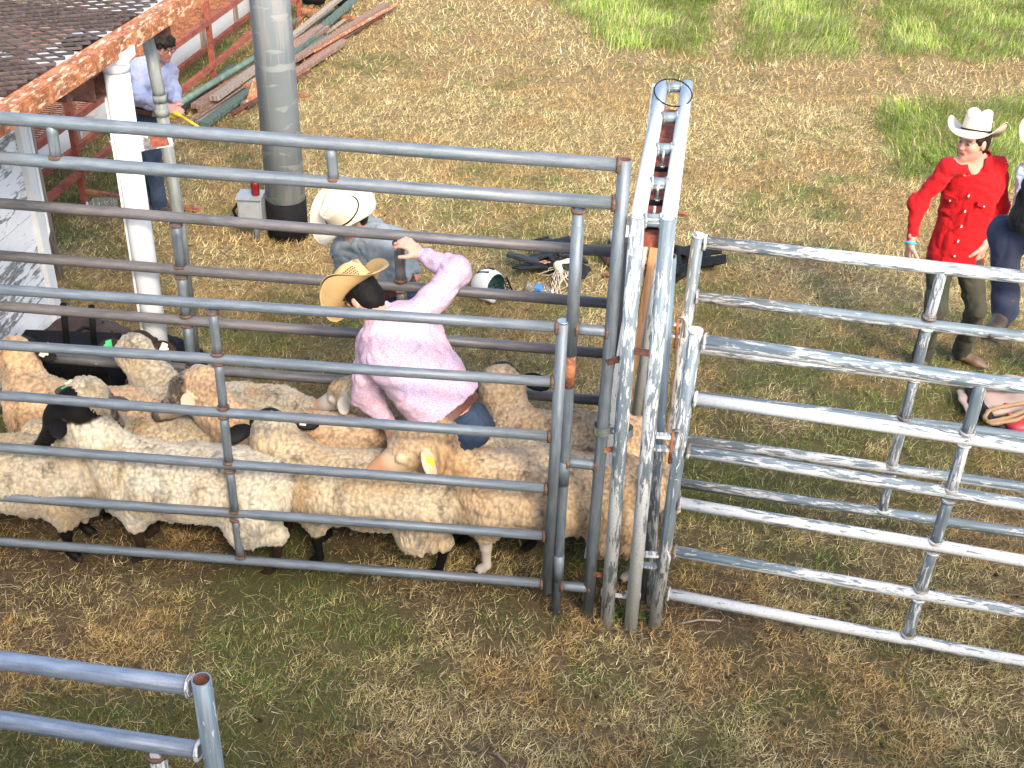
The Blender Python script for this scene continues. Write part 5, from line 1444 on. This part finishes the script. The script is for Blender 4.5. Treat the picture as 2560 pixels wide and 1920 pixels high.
M['straw_white'] = mat_straw('bleached_straw', (.58, .51, .40), (.40, .31, .19))
M['straw_gold'] = mat_straw('golden_straw', (.55, .37, .16), (.33, .20, .075))
M['vent'] = mat_plain('vent_holes', (.06, .035, .015), .9, 0, .2, 20, 0)
M['snap'] = mat_plain('pearl_snap', (.72, .70, .68), .2, .1, .05, 20, 0)
M['eye_white'] = mat_plain('eye_ball', (.30, .25, .22), .25, 0, .05, 20, 0)
M['wrist_blue'] = mat_plain('blue_wristband', (.05, .35, .60), .5, 0, .05, 20, 0)
M['paddle'] = mat_plain('yellow_plastic', (.80, .56, .02), .35, 0, .08, 30, 0)

def hand(S, w, d, n, t, curl=35, spread=1.0, s=1.0, lab=0):
    """w wrist, d finger direction, n back of hand, t towards the thumb; curl degrees per joint"""
    w = np.array(w, float); d = unit(d); n = unit(np.array(n) - d * (np.array(n) @ d)); t = unit(np.array(t) - d * (np.array(t) @ d) - n * (np.array(t) @ n))
    S.cap(w - d * .03, w + d * .015 * s, .026 * s, .027 * s, .02, lab, flat=(n, .8))
    S.box(w + d * .052 * s, (.042 * s, .038 * s, .012 * s), (d, t, n), .012 * s, .018, lab)
    for i, (o, L) in enumerate(((.031, .072), (.0105, .082), (-.0105, .076), (-.030, .060))):
        b0 = w + d * (.088 - .004 * abs(i - 1)) * s + t * o * s; dd = d + t * (o * 2.2 * spread); cdir = unit(dd)
        p = b0; a = 0; rr = .0098 * s
        for j, f in enumerate((.42, .32, .26)):
            a += R(curl * (1.0 if j else .9)); v = cdir * math.cos(a) - n * math.sin(a); q = p + v * L * f * s
            S.cap(p, q, rr, rr * .92, .006, lab); p = q; rr *= .92
    b0 = w + d * .028 * s + t * .032 * s - n * .004; v = unit(d * .65 + t * .75 - n * .25)
    p = b0 + v * .042 * s; S.cap(b0 - v * .01, p, .0135 * s, .0115 * s, .012, lab)
    v2 = unit(v * .8 + d * .5 - n * .45); S.cap(p, p + v2 * .032 * s, .0112 * s, .0095 * s, .006, lab)

def hat(root, c, up, fwd, mat, size=1.0, band='black_rubber', curl=.085, vents=False, crown_h=.125, band_tie=False):
    """western straw hat; c = centre of the brim opening"""
    u = unit(up); f = unit(np.array(fwd) - u * (np.array(fwd) @ u)); r = np.cross(f, u)
    na = 56; prof = []
    # (t, kind): crown top centre -> crown side -> brim edge, outer surface
    rings = []
    for t in (0.0, .3, .55, .75, .88, .96, 1.0): rings.append(('top', t))
    for t in (.12, .35, .6, .85, 1.0): rings.append(('side', t))
    for t in (.08, .2, .35, .5, .65, .8, .92, 1.0): rings.append(('brim', t))
    def P(kind, t, a):
        ca, sa = math.cos(a), math.sin(a)          # ca along front, sa to the right
        ax, ay = .100, .078
        pinch = 1 - .16 * max(0, ca) ** 3
        if kind == 'top':
            x = ca * ax * .90 * t; y = sa * ay * .86 * t * (1 - .22 * max(0, ca) ** 2 * t)
            z = crown_h + .012 * (1 - t * t) - .030 * math.exp(-(y / .020) ** 2) * (1 - .5 * t ** 4) - .018 * max(0, ca * t) ** 2 - .014 * max(0, t - .8) * 5 * .6
            z -= .022 * max(0, ca * t) * math.exp(-((abs(y) - .042) / .02) ** 2)
            return x, y, z
        if kind == 'side':
            k = .90 + .10 * t + .03 * t * t; x = ca * ax * k; y = sa * ay * (.86 * (1 - .22 * max(0, ca) ** 2 * (1 - t)) + .14 * t + .03 * t)
            z = (crown_h - .0085 - .018 * max(0, ca) ** 2 * (1 - t)) * (1 - t) ** .9
            return x, y, z
        ox = .100 * 1.03 + t * (.098 + .012 * ca); oy = .078 * 1.03 + t * .108
        x = ca * ox; y = sa * oy
        lift = abs(sa) ** 2.6 * curl * t ** 1.9
        y -= np.sign(sa) * abs(sa) ** 3 * .040 * t ** 2.2 * (curl / .085)
        z = lift - .030 * t * t * (abs(ca) ** 2) * (1 if ca > 0 else .8) + .004 * math.sin(3 * a)
        return x, y, z
    vs, fs = [], []
    th = .0035
    for lay in (0, 1):
        for (k, t) in rings:
            for i in range(na):
                x, y, z = P(k, t, 2 * math.pi * i / na)
                if lay: z -= th; x *= .985 if k != 'brim' else 1; y *= .985 if k != 'brim' else 1
                vs.append(np.array(c) + (f * x + r * y + u * z) * size)
    nr = len(rings)
    for lay in (0, 1):
        for j in range(nr - 1):
            for i in range(na):
                q = [lay * nr * na + j * na + i, lay * nr * na + j * na + (i + 1) % na, lay * nr * na + (j + 1) * na + (i + 1) % na, lay * nr * na + (j + 1) * na + i]
                fs.append(tuple(q if lay else q[::-1]))
    for i in range(na):
        a = (nr - 1) * na + i; b_ = (nr - 1) * na + (i + 1) % na; fs.append((a, b_, b_ + nr * na, a + nr * na))
    o = link(bpy.data.objects.new('hat', mesh_from('hat', vs, fs, mat))); adopt(root, o)
    pts = []
    for i in range(na + 1):
        x, y, z = P('side', .93, 2 * math.pi * i / na); pts.append(np.array(c) + (f * x * 1.015 + r * y * 1.015 + u * z) * size)
    bd = MB().tube(pts, .0045 * size, 6, caps=False)
    if band_tie:
        q = pts[na // 4]; bd.tube([q, q + (r * .02 + u * .03) * size, q + (r * .03 - f * .03 + u * .02) * size], .003, 5).tube([q, q + (r * .03 + f * .02 - u * .005) * size, q + (r * .045 + f * .05 + u * .02) * size], .003, 5)
    adopt_child(part_free(bd, 'hat_band', M[band]), o)
    if vents:
        vb = MB()
        for j in range(5):
            for i in range(na):
                a = 2 * math.pi * (i + (j % 2) * .5) / na
                if not (.35 < (a % math.pi) < 2.8): continue
                x, y, z = P('side', .28 + j * .11, a); q = np.array(c) + (f * x * 1.004 + r * y * 1.004 + u * z) * size
                nn = unit(f * math.cos(a) / .1 + r * math.sin(a) / .078); tt = unit(np.cross(u, nn)); s_ = .0042 * size
                vb.poly([q - tt * s_, q - u * s_ * 1.3, q + tt * s_, q + u * s_ * 1.3], .0012, nn)
        vo = part_free(vb, 'vent_holes', M['vent']); vo['kind'] = 'stuff'; adopt_child(vo, o)
    return o
def part_free(b, name, mat): return b.build(name, mat)
def adopt_child(o, p):
    o.parent = p; off = Vector((0, 0, 0)); q = p
    while q is not None: off += Vector(q.location); q = q.parent
    o.location = -off

def cloth(S, vox, name, mat, root, seed=0, amp=.009, cell=.075, fine=.003, stretch=(1, 1, 1), sm=2):
    Vv, F, lab = S.mesh(vox); F = np.asarray(F); Vv = smooth_pts(Vv, F, sm, .5); N = vnormals(Vv, F)
    W = np.stack([fbm(Vv / .16, seed + 1, 2), fbm(Vv / .16, seed + 2, 2), fbm(Vv / .16, seed + 3, 2)], 1) - .5
    q = (Vv + W * .16) / cell * np.array(stretch)
    ridge = 1 - np.abs(fbm(q, seed + 5, 2) * 2 - 1) * 2.2
    ridge2 = 1 - np.abs(fbm(q * 2.1 + 9, seed + 7, 2) * 2 - 1) * 2.0
    Vv = Vv + N * (ridge * amp + ridge2 * amp * .35)[:, None]
    me = quad_mesh(name, Vv, F, [mat]); o = link(bpy.data.objects.new(name, me)); adopt(root, o); return o

def person(label, J, shirt, trousers, skin=(.50, .27, .19), hatd=None, hair='hair', hair_len=0, bootm='boot', untucked=False, belt=True, seed=0, hands=None, bulk=1.0, headscale=1.0, snaps=None, glasses=False, vox=.0065, group=None, shaggy=0, loose=1.2, fold_amp=.014, tl=None):
    g = lambda k: np.array(J[k], float)
    pv, nk, hd = g('pv'), g('nk'), g('hd'); fd = unit(g('fd')); hu = unit(g('hu') - fd * (g('hu') @ fd)); hs = np.cross(fd, hu)
    front = unit(g('front')); tu = unit(nk - pv); front = unit(front - tu * (front @ tu)); side = np.cross(tu, front)   # side = his left
    base = (g('al') + g('ar')) / 2; rt = thing('person', (base[0], base[1], 0 if base[2] < .4 else base[2]), label, 'person', group)
    k = headscale; B = bulk
    S = SDF()
    # head and face
    S.ell(hd + hu * .028 * k - fd * .012 * k, (.094 * k, .074 * k, .096 * k), (fd, hs, hu), .02, 1)
    S.ell(hd + fd * .026 * k - hu * .045 * k, (.062 * k, .056 * k, .066 * k), (fd, hs, hu), .035, 1)
    S.ell(hd + fd * .066 * k - hu * .094 * k, .019 * k, None, .03, 1)
    S.cap(hd + fd * .084 * k + hu * .016 * k, hd + fd * .108 * k - hu * .020 * k, .0085 * k, .0125 * k, .012, 1)
    for s_ in (-1, 1):
        S.ell(hd + fd * .098 * k - hu * .024 * k + hs * s_ * .012 * k, .0085 * k, None, .006, 1)
        S.cap(hd + fd * .082 * k + hu * .030 * k + hs * s_ * .012 * k, hd + fd * .070 * k + hu * .030 * k + hs * s_ * .046 * k, .011 * k, .009 * k, .012, 1)
        S.ell(hd + fd * .060 * k - hu * .022 * k + hs * s_ * .040 * k, .022 * k, None, .02, 1)
        S.ell(hd + fd * .094 * k + hu * .009 * k + hs * s_ * .031 * k, (.016 * k, .017 * k, .010 * k), (fd, hs, hu), .010, 1, sub=True)
        S.ell(hd - fd * .006 * k - hu * .006 * k + hs * s_ * .077 * k, (.020 * k, .010 * k, .033 * k), (fd, hs, hu), .008, 2)
    S.cap(hd + fd * .088 * k - hu * .052 * k - hs * .018 * k, hd + fd * .088 * k - hu * .052 * k + hs * .018 * k, .0085 * k, None, .008, 3)
    S.cap(hd + fd * .101 * k - hu * .0515 * k - hs * .020 * k, hd + fd * .101 * k - hu * .0515 * k + hs * .020 * k, .0035 * k, None, .004, 3, sub=True)
    S.cap(hd - hu * .06 * k - fd * .022 * k, nk + front * .01, .054 * k, .062, .03, 1)
    # torso and limbs under the clothes
    S.cap(nk - tu * .10, pv + tu * .06, .10 * B, .10 * B, .05, 1)
    sh = {'l': g('sl'), 'r': g('sr')}
    for q, s_ in (('l', 1), ('r', -1)):
        S.cap(nk - tu * .05, sh[q], .06, .055, .05, 1); S.cap(sh[q], g('e' + q), .045 * B, .036 * B, .02, 1); S.cap(g('e' + q), g('w' + q), .036 * B, .025, .015, 1)
        hp = g('h' + q) if 'h' + q in J else pv + side * s_ * .09 - tu * .04
        S.cap(hp, g('k' + q), .075 * B, .05, .04, 1); S.cap(g('k' + q), g('a' + q), .048, .034, .02, 1)
        fdir = unit(g('f' + q)); S.cap(g('a' + q) + [0, 0, -.04], g('a' + q) + fdir * .12 + [0, 0, -.055], .035, .028, .02, 1)
        if hands and q in hands:
            hh = hands[q]; hand(S, g('w' + q), hh['d'], hh['n'], hh['t'], hh.get('curl', 35), s=hh.get('s', 1.0), lab=4)
    Vv, F, lab = S.mesh(vox, adapt=.08)
    fc = np.array(F, dtype=object)
    sk = np.array(skin); tint = np.tile(sk, (len(Vv), 1)) * (1 + (fbm(Vv / .05, seed)[:, None] - .5) * .16)
    rel = Vv - hd; a_, b_, c_ = rel @ fd, rel @ hs, rel @ hu
    lips = (np.abs(c_ + .052 * k) < .011 * k) & (np.abs(b_) < .024 * k) & (a_ > .075 * k); tint[lips] = sk * np.array([.88, .52, .50])
    brow = (np.abs(c_ - .031 * k) < .006 * k) & (np.abs(np.abs(b_) - .031 * k) < .020 * k) & (a_ > .06 * k); tint[brow] = sk * .42
    cheek = (np.abs(np.abs(b_) - .042 * k) < .02 * k) & (np.abs(c_ + .022 * k) < .02 * k) & (a_ > .03 * k); tint[cheek] = tint[cheek] * np.array([1.05, .85, .82])
    me = bpy.data.meshes.new('body'); me.from_pydata([tuple(v) for v in Vv], [], F)
    me.polygons.foreach_set('use_smooth', [True] * len(me.polygons)); me.materials.append(M['skin'])
    at = me.attributes.new('tint', 'FLOAT_COLOR', 'POINT'); at.data.foreach_set('color', np.concatenate([np.clip(tint, 0, 1), np.ones((len(Vv), 1))], 1).astype('f').ravel())
    me.validate(); me.update(); body = link(bpy.data.objects.new('body', me)); adopt(rt, body)
    for s_ in (-1, 1):
        c = hd + fd * .0745 * k + hu * .009 * k + hs * s_ * .031 * k
        vs, fs = uvball(c, .0112 * k); eo = link(bpy.data.objects.new('eye', mesh_from('eye', vs, fs, M['eye_white']))); adopt(rt, eo)
        vs, fs = uvball(c + fd * .0082 * k - hu * .002, .0066 * k, 8, 5); io = link(bpy.data.objects.new('iris', mesh_from('iris', vs, fs, M['eye']))); adopt_child(io, eo)
    # hair
    if hair:
        H = SDF(); H.ell(hd + hu * .034 * k - fd * .018 * k, (.101 * k, .082 * k, .102 * k), (fd, hs, hu), .02)
        H.ell(hd - hu * .02 * k - fd * .045 * k, (.060 * k, .076 * k, .075 * k), (fd, hs, hu), .02)
        H.box(hd + fd * .115 * k - hu * .010 * k, (.058 * k, .2, .068 * k), (fd, hs, hu), .01, .02, 0, True)
        H.box(hd + fd * .06 * k - hu * .10 * k, (.075 * k, .2, .085 * k), (fd, hs, hu), .01, .02, 0, True)
        if hair_len: H.cap(hd - fd * .085 * k - hu * .03, hd - fd * .10 * k - hu * (.04 + hair_len), .045, .03, .03)
        if shaggy:
            for i in range(16):
                a = R(-100 + 200 * i / 15); p0 = hd + hu * .105 * k + fd * .02 + hs * .02 * math.sin(i); p1 = hd + fd * .098 * k * math.cos(a) + hs * .088 * k * math.sin(a) + hu * (.050 + .02 * math.sin(i * 2.7)) * k
                H.cap(p0, p1, .026, .012, .02)
        soft(H, .007, 'hair', M[hair], rt, nz=.006, ncell=.02, seed=seed)
    if hatd: hat(rt, hd + hu * .062 * k - fd * .005, hatd.get('up', hu), hatd.get('fwd', fd), M[hatd['mat']], hatd.get('size', 1.0), hatd.get('band', 'black_rubber'), hatd.get('curl', .085), hatd.get('vents', False), hatd.get('h', .125), hatd.get('tie', False))
    # shirt
    B0 = B; B = B * loose; T = SDF(); Lt = np.linalg.norm(nk - pv); at_ = lambda f: pv + (nk - pv) * f
    T.ell(at_(.72), (.176 * B, .118 * B, .30 * Lt + .04), (side, front, tu), .05)
    T.ell(at_(.40), (.160 * B, .112 * B, .34 * Lt), (side, front, tu), .06)
    T.ell(at_(.10), (.168 * B, .122 * B, .16), (side, front, tu), .06)
    T.cap(sh['l'], nk - tu * .03, .060 * B0, .066 * B0, .04); T.cap(sh['r'], nk - tu * .03, .060 * B0, .066 * B0, .04)
    for q in 'lr':
        e_, w_ = g('e' + q), g('w' + q); s0 = sh[q]
        B2 = B; B = B0 * (1 + (loose - 1) * .55); T.cap(s0, e_, .063 * B, .055 * B, .03); T.ell(e_, .057 * B, None, .02); we = e_ + (w_ - e_) * (1 - .012 / max(.05, np.linalg.norm(w_ - e_)))
        T.cap(e_, e_ + (we - e_) * .80, .056 * B, .040 * B, .03); T.cap(e_ + (we - e_) * .82, we, .0375 * B0, .0365 * B0, .012); B = B2
    if untucked:
        T.ell(at_(-.10), (.172 * B, .125 * B, .16), (side, front, tu), .05); cut = pv - tu * .36; T.box(cut, (.4, .4, .2), (side, front, tu), .01, .01, 0, True)
    else: T.box(pv - tu * .105, (.5, .5, .2), (side, front, tu), .02, .02, 0, True)
    # open neck
    T.cap(nk + tu * .05 + front * .03, nk - tu * .035 + front * .085, .052, .022, .012, 0, True)
    cloth(T, .0085, 'shirt', M[shirt], rt, seed, fold_amp, .085)
    # collar
    cl = MB()
    ring = []
    for i in range(13):
        a = R(40 + 280 * i / 12 + 0); ring.append(nk + tu * (.022 + .02 * (1 - abs(i - 6) / 6.0)) + front * .074 * math.cos(a) + side * .072 * math.sin(a) + front * .01)
    for i in range(12):
        p, q = ring[i], ring[i + 1]; cl.poly([p + tu * .022, q + tu * .022, q - tu * .022 + (q - nk) * .18, p - tu * .022 + (p - nk) * .18], .006, np.cross(q - p, tu))
    for i in (0, 12):
        p = ring[i]; s_ = 1 if i == 0 else -1
        cl.poly([p + tu * .02, p + (ring[1 if i == 0 else 11] - p) * .8 + tu * .02, p + side * s_ * .035 - tu * .045 + front * .022, p + front * .02 - tu * .055 + side * s_ * .005], .006, front)
    adopt(rt, cl.build('collar', M[shirt]))
    if snaps:
        for i in range(snaps):
            f = .70 - i * (.70 + (.30 if untucked else -.25)) / (snaps - .2); c = at_(f); rad = .118 * B * (1 + .10 * math.sin(max(0, f) * 3)) + .006
            p = c + front * rad; part(MB().tube([p - front * .02, p + front * .008], .0055, 10), 'button', M['snap'], rt)
        for s_ in (1, -1):
            nf = unit(front + side * s_ * .55); sv = unit(np.cross(tu, nf)); p = at_(.62) + front * .104 * B + side * s_ * .092 * B; part(MB().poly([p + sv * .045 + tu * .016, p - sv * .045 + tu * .016, p - sv * .045 - tu * .010, p - tu * .024, p + sv * .045 - tu * .010], .010, nf), 'pocket_flap', M[shirt], rt)
            part(MB().tube([p - tu * .014, p - tu * .014 + nf * .009], .0050, 10), 'button', M['snap'], rt)
    # trousers
    B = B0 * (tl or (1 + (loose - 1) * .45)); Q = SDF(); Q.ell(pv + tu * .02, (.155 * B, .112 * B, .12), (side, front, tu), .05); Q.ell(pv - tu * .05 - front * .05, (.135 * B, .09 * B, .11), (side, front, tu), .05)
    for q, s_ in (('l', 1), ('r', -1)):
        hp = g('h' + q) if 'h' + q in J else pv + side * s_ * .088 - tu * .06
        kn, an = g('k' + q), g('a' + q); Q.cap(hp, kn, .094 * B, .072 * B, .04); Q.cap(kn, an + (kn - an) * .10, .072 * B, .066, .03); Q.cap(an + (kn - an) * .20, an + (kn - an) * -.02, .070, .074, .02)
    cloth(Q, .0085, 'trousers', M[trousers], rt, seed + 50, .010, .095, stretch=(1, 1, .8))
    if belt:
        bp = []
        for i in range(33):
            a = 2 * math.pi * i / 32; bp.append(pv + tu * .078 + side * .172 * B * math.cos(a) + front * .130 * B * math.sin(a))
        bb = MB()
        for i in range(32):
            p, q = bp[i], bp[i + 1]; bb.bar(p, q + (q - p) * .08, .006, .038, tu)
        bo = bb.build('belt', M['belt']); adopt(rt, bo)
        bk_ = pv + tu * .078 + front * .134 * B; adopt_child(MB().box(bk_, (.06, .012, .045), np.array([side, front, tu]).T).build('buckle', M['zinc']), bo)
    for s_ in (1, -1):                                  # back pockets and side seams
        pc = pv - tu * .055 - front * (.105 * B + .008) + side * s_ * .075; nb_ = unit(-front + side * s_ * .45); sv = unit(np.cross(tu, nb_))
        part(MB().poly([pc + sv * .055 + tu * .06, pc - sv * .055 + tu * .06, pc - sv * .05 - tu * .05, pc - tu * .075, pc + sv * .05 - tu * .05], .006, nb_), 'back_pocket', M[trousers], rt)
    for q in 'lr':
        an = g('a' + q); fdir = unit(g('f' + q)); up2 = unit(np.array([0, 0, 1.0]) - fdir * fdir[2])
        Bt = SDF(); Bt.cap(an + up2 * .06, an - up2 * .02, .050, .046, .02); Bt.cap(an - up2 * .025 - fdir * .03, an + fdir * .12 - up2 * .050, .043, .038, .03, flat=(up2, .85)); Bt.cap(an + fdir * .12 - up2 * .052, an + fdir * .185 - up2 * .058, .036, .020, .03, flat=(up2, .8))
        o, *_ = soft(Bt, .009, 'boot', M[bootm], rt, nz=.002, ncell=.04)
        so = MB().box(an + fdir * .065 - up2 * .083, (.25, .078, .014), np.array([fdir, np.cross(up2, fdir), up2]).T).box(an - fdir * .035 - up2 * .092, (.06, .066, .022), np.array([fdir, np.cross(up2, fdir), up2]).T).build('sole', M['boot_dark']); adopt_child(so, o)
    if glasses:
        gb = MB()
        for s_ in (-1, 1):
            c = hd + fd * .101 * k + hu * .008 * k + hs * s_ * .032 * k; pts = [c + hs * .024 * math.cos(a) + hu * .017 * math.sin(a) for a in np.linspace(0, 2 * math.pi, 15)]
            gb.tube(pts, .0022, 6, caps=False); gb.tube([c + hs * s_ * .024, hd + hs * s_ * .078 * k + hu * .01], .0022, 6)
        gb.tube([hd + fd * .104 * k + hu * .012 * k - hs * .009, hd + fd * .104 * k + hu * .012 * k + hs * .009], .0022, 6)
        adopt(rt, gb.build('glasses', M['rust_dark']))
    return rt

# --- person in red ------------------------------------------------------------------
RM = lambda x, y, d=7.15: V(2160 + x / 2.2425, 220 + y / 2.2425, (0, d, 0), 0)
RG = lambda x, y, z=.09: G(2160 + x / 2.2425, 220 + y / 2.2425, z)
al, ar = RG(548, 1470), RG(330, 1500)
J = dict(pv=RM(520, 900), nk=RM(636, 405), hd=RM(612, 300, 7.10), fd=(-.84, -.54, -.04), hu=(.05, .05, 1), front=(-.38, -.92, 0),
         sl=RM(752, 432, 7.15), sr=RM(478, 440, 7.10), er=RM(300, 645, 7.10), wr=RM(262, 868, 6.98), el=RM(765, 660, 7.20), wl=RM(672, 885, 7.05),
         kr=RM(400, 1235, 7.02), kl=RM(628, 1240, 7.05), al=al, ar=ar, fl=(.75, -.62, 0), fr=(-.35, -.9, 0))
pr_ = person('smiling person in bright red shirt and white straw hat standing behind the right gates', J, 'shirt_red', 'trouser_olive', (.50, .27, .20),
       dict(mat='straw_white', size=1.08, curl=.075, up=(.10, .26, .96), fwd=(-.55, -.8, .15)), 'hair', .05, untucked=True, belt=False, seed=11, snaps=6, bulk=.97, loose=1.12, fold_amp=.011,
       hands=dict(r=dict(d=(-.05, -.1, -1), n=(-.9, -.2, 0), t=(.1, -1, 0), curl=28), l=dict(d=(-.15, -.1, -1), n=(.6, -.7, 0), t=(-.6, -.6, 0), curl=42)))
w = RM(262, 868, 6.98); wd2 = unit(RM(262, 868, 6.98) - RM(310, 650, 7.10))
part(MB().tube([w - wd2 * .006, w + wd2 * .012], .036, 16), 'wristband', M['wrist_blue'], pr_)

# --- person in the printed shirt inside the pen ----------------------------------------
pv, nk = G(1146, 1062, .79), G(956, 794, 1.30)
J = dict(pv=pv, nk=nk, hd=G(912, 748, 1.40), fd=(-.52, .28, -.80), hu=(-.62, .52, .58), front=(-.70, .45, -.45),
         sl=G(1058, 778, 1.33), sr=G(928, 858, 1.18), el=G(1143, 678, 1.45), wl=G(1052, 636, 1.48), er=G(915, 985, .90), wr=G(975, 1062, .76),
         kl=(pv[0] - .02, 5.38, .42), kr=(pv[0] - .22, 5.36, .42), al=(pv[0] + .12, 5.22, .09), ar=(pv[0] - .16, 5.20, .09), fl=(-.6, .8, 0), fr=(-.8, .6, 0))
hr_ = G(1016, 606, 1.545)
person('person in pink printed shirt and golden straw hat leaning over the sheep inside the pen', J, 'shirt_print', 'jeans', (.56, .31, .22),
       dict(mat='straw_gold', size=1.12, curl=.10, up=(-.62, .50, .60), fwd=(-.50, .25, -.82), vents=True, h=.115), 'hair_black', 0, seed=22, bulk=1.20, loose=1.26, tl=.92, fold_amp=.009,
       hands=dict(l=dict(d=hr_ - G(1052, 636, 1.48), n=(.15, -.35, .95), t=(-.45, -.85, -.1), curl=38, s=1.08), r=dict(d=(.25, -.1, -1), n=(-.2, -1, 0), t=(.8, .1, 0), curl=30)))

# --- person in grey behind the back fence --------------------------------------------
pv = G(975, 742, .95)
J = dict(pv=pv, nk=G(905, 566, 1.38), hd=G(872, 548, 1.46), fd=(-.62, -.45, -.64), hu=(-.52, -.38, .76), front=(-.55, -.80, -.15),
         sl=G(985, 592, 1.32), sr=G(856, 622, 1.25), el=G(1034, 690, 1.08), wl=G(1000, 760, .95), er=G(862, 690, 1.02), wr=G(870, 740, .90),
         kl=(pv[0] + .06, 6.15, .50), kr=(pv[0] + .02, 6.25, .50), al=(pv[0] + .12, 6.35, .09), ar=(pv[0] + .0, 6.45, .09), fl=(-.6, -.8, 0), fr=(-.8, -.6, 0))
person('person in grey blue shirt with cream western hat bending down behind the back fence', J, 'shirt_grey', 'jeans', (.42, .24, .18),
       dict(mat='straw_white', size=1.04, curl=.075, up=(-.38, -.62, .70), fwd=(-.80, -.20, -.45), tie=True), 'hair', 0, seed=33, bulk=1.08, snaps=4,
       hands=dict(l=dict(d=(-.3, -.3, -1), n=(.5, -.5, 0), t=(-.5, -.5, 0)), r=dict(d=(.1, -.3, -1), n=(-.6, -.5, 0), t=(.5, -.5, 0))))

# --- boy with the yellow paddle ----------------------------------------------------------
BM = lambda x, y, d=9.35: V(x / 3.456, y / 3.456, (0, d, 0), 0)
J = dict(pv=BM(1262, 985), nk=BM(1335, 535), hd=BM(1408, 400, 9.28), fd=(.66, -.70, -.22), hu=(.08, -.08, .98), front=(.62, -.75, -.1),
         sr=BM(1195, 590, 9.25), sl=BM(1430, 585, 9.48), er=BM(1205, 830, 9.10), wr=BM(1450, 930, 8.95), el=BM(1500, 800, 9.35), wl=BM(1535, 925, 9.05),
         kr=BM(1310, 1330, 9.25), kl=BM(1275, 1340, 9.40), ar=G(400, 512, .09), al=G(368, 500, .09), fr=(.75, -.6, 0), fl=(.6, -.75, 0))
bp = person('young person with glasses and lilac blue shirt holding a yellow sorting paddle', J, 'shirt_lilac', 'jeans', (.52, .29, .22), None, 'hair', 0, glasses=True, seed=44, bulk=1.05, headscale=.97, shaggy=1, snaps=0, bootm='boot_dark',
       hands=dict(l=dict(d=(.1, -.5, -.7), n=(.7, -.2, .2), t=(-.3, -.7, .3), curl=45), r=dict(d=(.9, -.3, -.2), n=(0, -.6, .6), t=(.2, -.3, .9), curl=45)))
h0 = BM(1475, 960, 8.95); h1 = BM(1560, 1000, 8.88); h2 = BM(1770, 1130, 8.80)
pdl = thing('sorting_paddle', h0, 'yellow plastic sorting paddle with a long yellow shaft', 'paddle')
dr = unit(h1 - h0); S = SDF(); S.ell(h0, (.075, .055, .020), (dr, unit(np.cross((0, -1, .2), dr)), (0, -1, .2)), .02); S.cap(h0, h1, .022, .014, .03)
soft(S, .006, 'blade', M['paddle'], pdl); part(MB().tube([h1, h2 + (h2 - h1) * .1], .0095, 10), 'shaft', M['paddle'], pdl)

# --- two people cut by the right edge -----------------------------------------------------
kn = V(2512, 580, (0, 5.28, 0), 0); an = V(2512, 772, (0, 5.22, 0), 0); hp = kn + np.array([.40, .0, -.02]); pv = hp + np.array([.12, .06, .06])
J = dict(pv=pv, nk=pv + np.array([-.12, -.02, .50]), hd=pv + np.array([-.16, -.04, .66]), fd=(-.95, -.2, -.2), hu=(-.1, 0, 1), front=(-.98, -.1, -.1),
         sl=V(2606, 430, (0, 5.2, 0), 0), sr=pv + np.array([-.10, .18, .42]), el=V(2558, 550, (0, 5.16, 0), 0), wl=V(2620, 590, (0, 5.1, 0), 0), er=pv + np.array([-.02, .25, .20]), wr=pv + np.array([-.05, .10, .05]),
         hl=hp - np.array([0, .05, 0]), hr=hp + np.array([.02, .18, 0]), kl=kn, kr=kn + np.array([.55, .28, 0]), al=an, ar=an + np.array([.85, .30, 0]), fl=(-.55, -.82, -.05), fr=(-.95, -.1, 0))
person('person in black shirt and dark jeans perched on the farther white gate at the edge', J, 'shirt_black', 'jeans_dark', (.45, .26, .19), None, 'hair_black', 0, seed=55, bulk=1.05, belt=False, bootm='boot_dark',
       hands=dict(l=dict(d=(.9, .2, 0), n=(0, -.3, 1), t=(0, -1, 0)), r=dict(d=(-.5, -.8, -.2), n=(0, 0, 1), t=(.5, -.5, 0))))
b0 = V(2640, 330, (0, 7.0, 0), 0)
J = dict(pv=b0 + np.array([.30, .05, -.80]), nk=b0 + np.array([.05, .03, -.22]), hd=b0 + np.array([-.03, 0, -.08]), fd=(-.6, -.75, -.1), hu=(0, 0, 1), front=(-.5, -.85, 0),
         sl=b0 + np.array([.16, -.04, -.27]), sr=b0 + np.array([-.09, .05, -.27]), el=b0 + np.array([.24, -.05, -.55]), wl=b0 + np.array([.22, -.2, -.75]), er=b0 + np.array([-.08, .0, -.55]), wr=b0 + np.array([-.02, -.18, -.58]),
         kl=b0 + np.array([.52, 0, -1.25]), kr=b0 + np.array([.36, 0, -1.25]), al=(b0[0] + .66, 7.1, .09), ar=(b0[0] + .50, 7.1, .09), fl=(-.3, -.9, 0), fr=(-.5, -.8, 0))
person('person in pale blue shirt and white hat mostly hidden at the right edge', J, 'shirt_pale', 'jeans', (.48, .28, .2), dict(mat='straw_white', size=1.08, curl=.06, up=(0, 0, 1), fwd=(-.6, -.75, 0)), 'hair', 0, seed=66, bulk=.97, loose=1.1,
       hands=dict(l=dict(d=(0, -.3, -1), n=(1, 0, 0), t=(0, -1, 0)), r=dict(d=(.8, -.5, 0), n=(0, 0, 1), t=(-.3, -1, 0))))
print('people', round(time.time() - T0, 1))
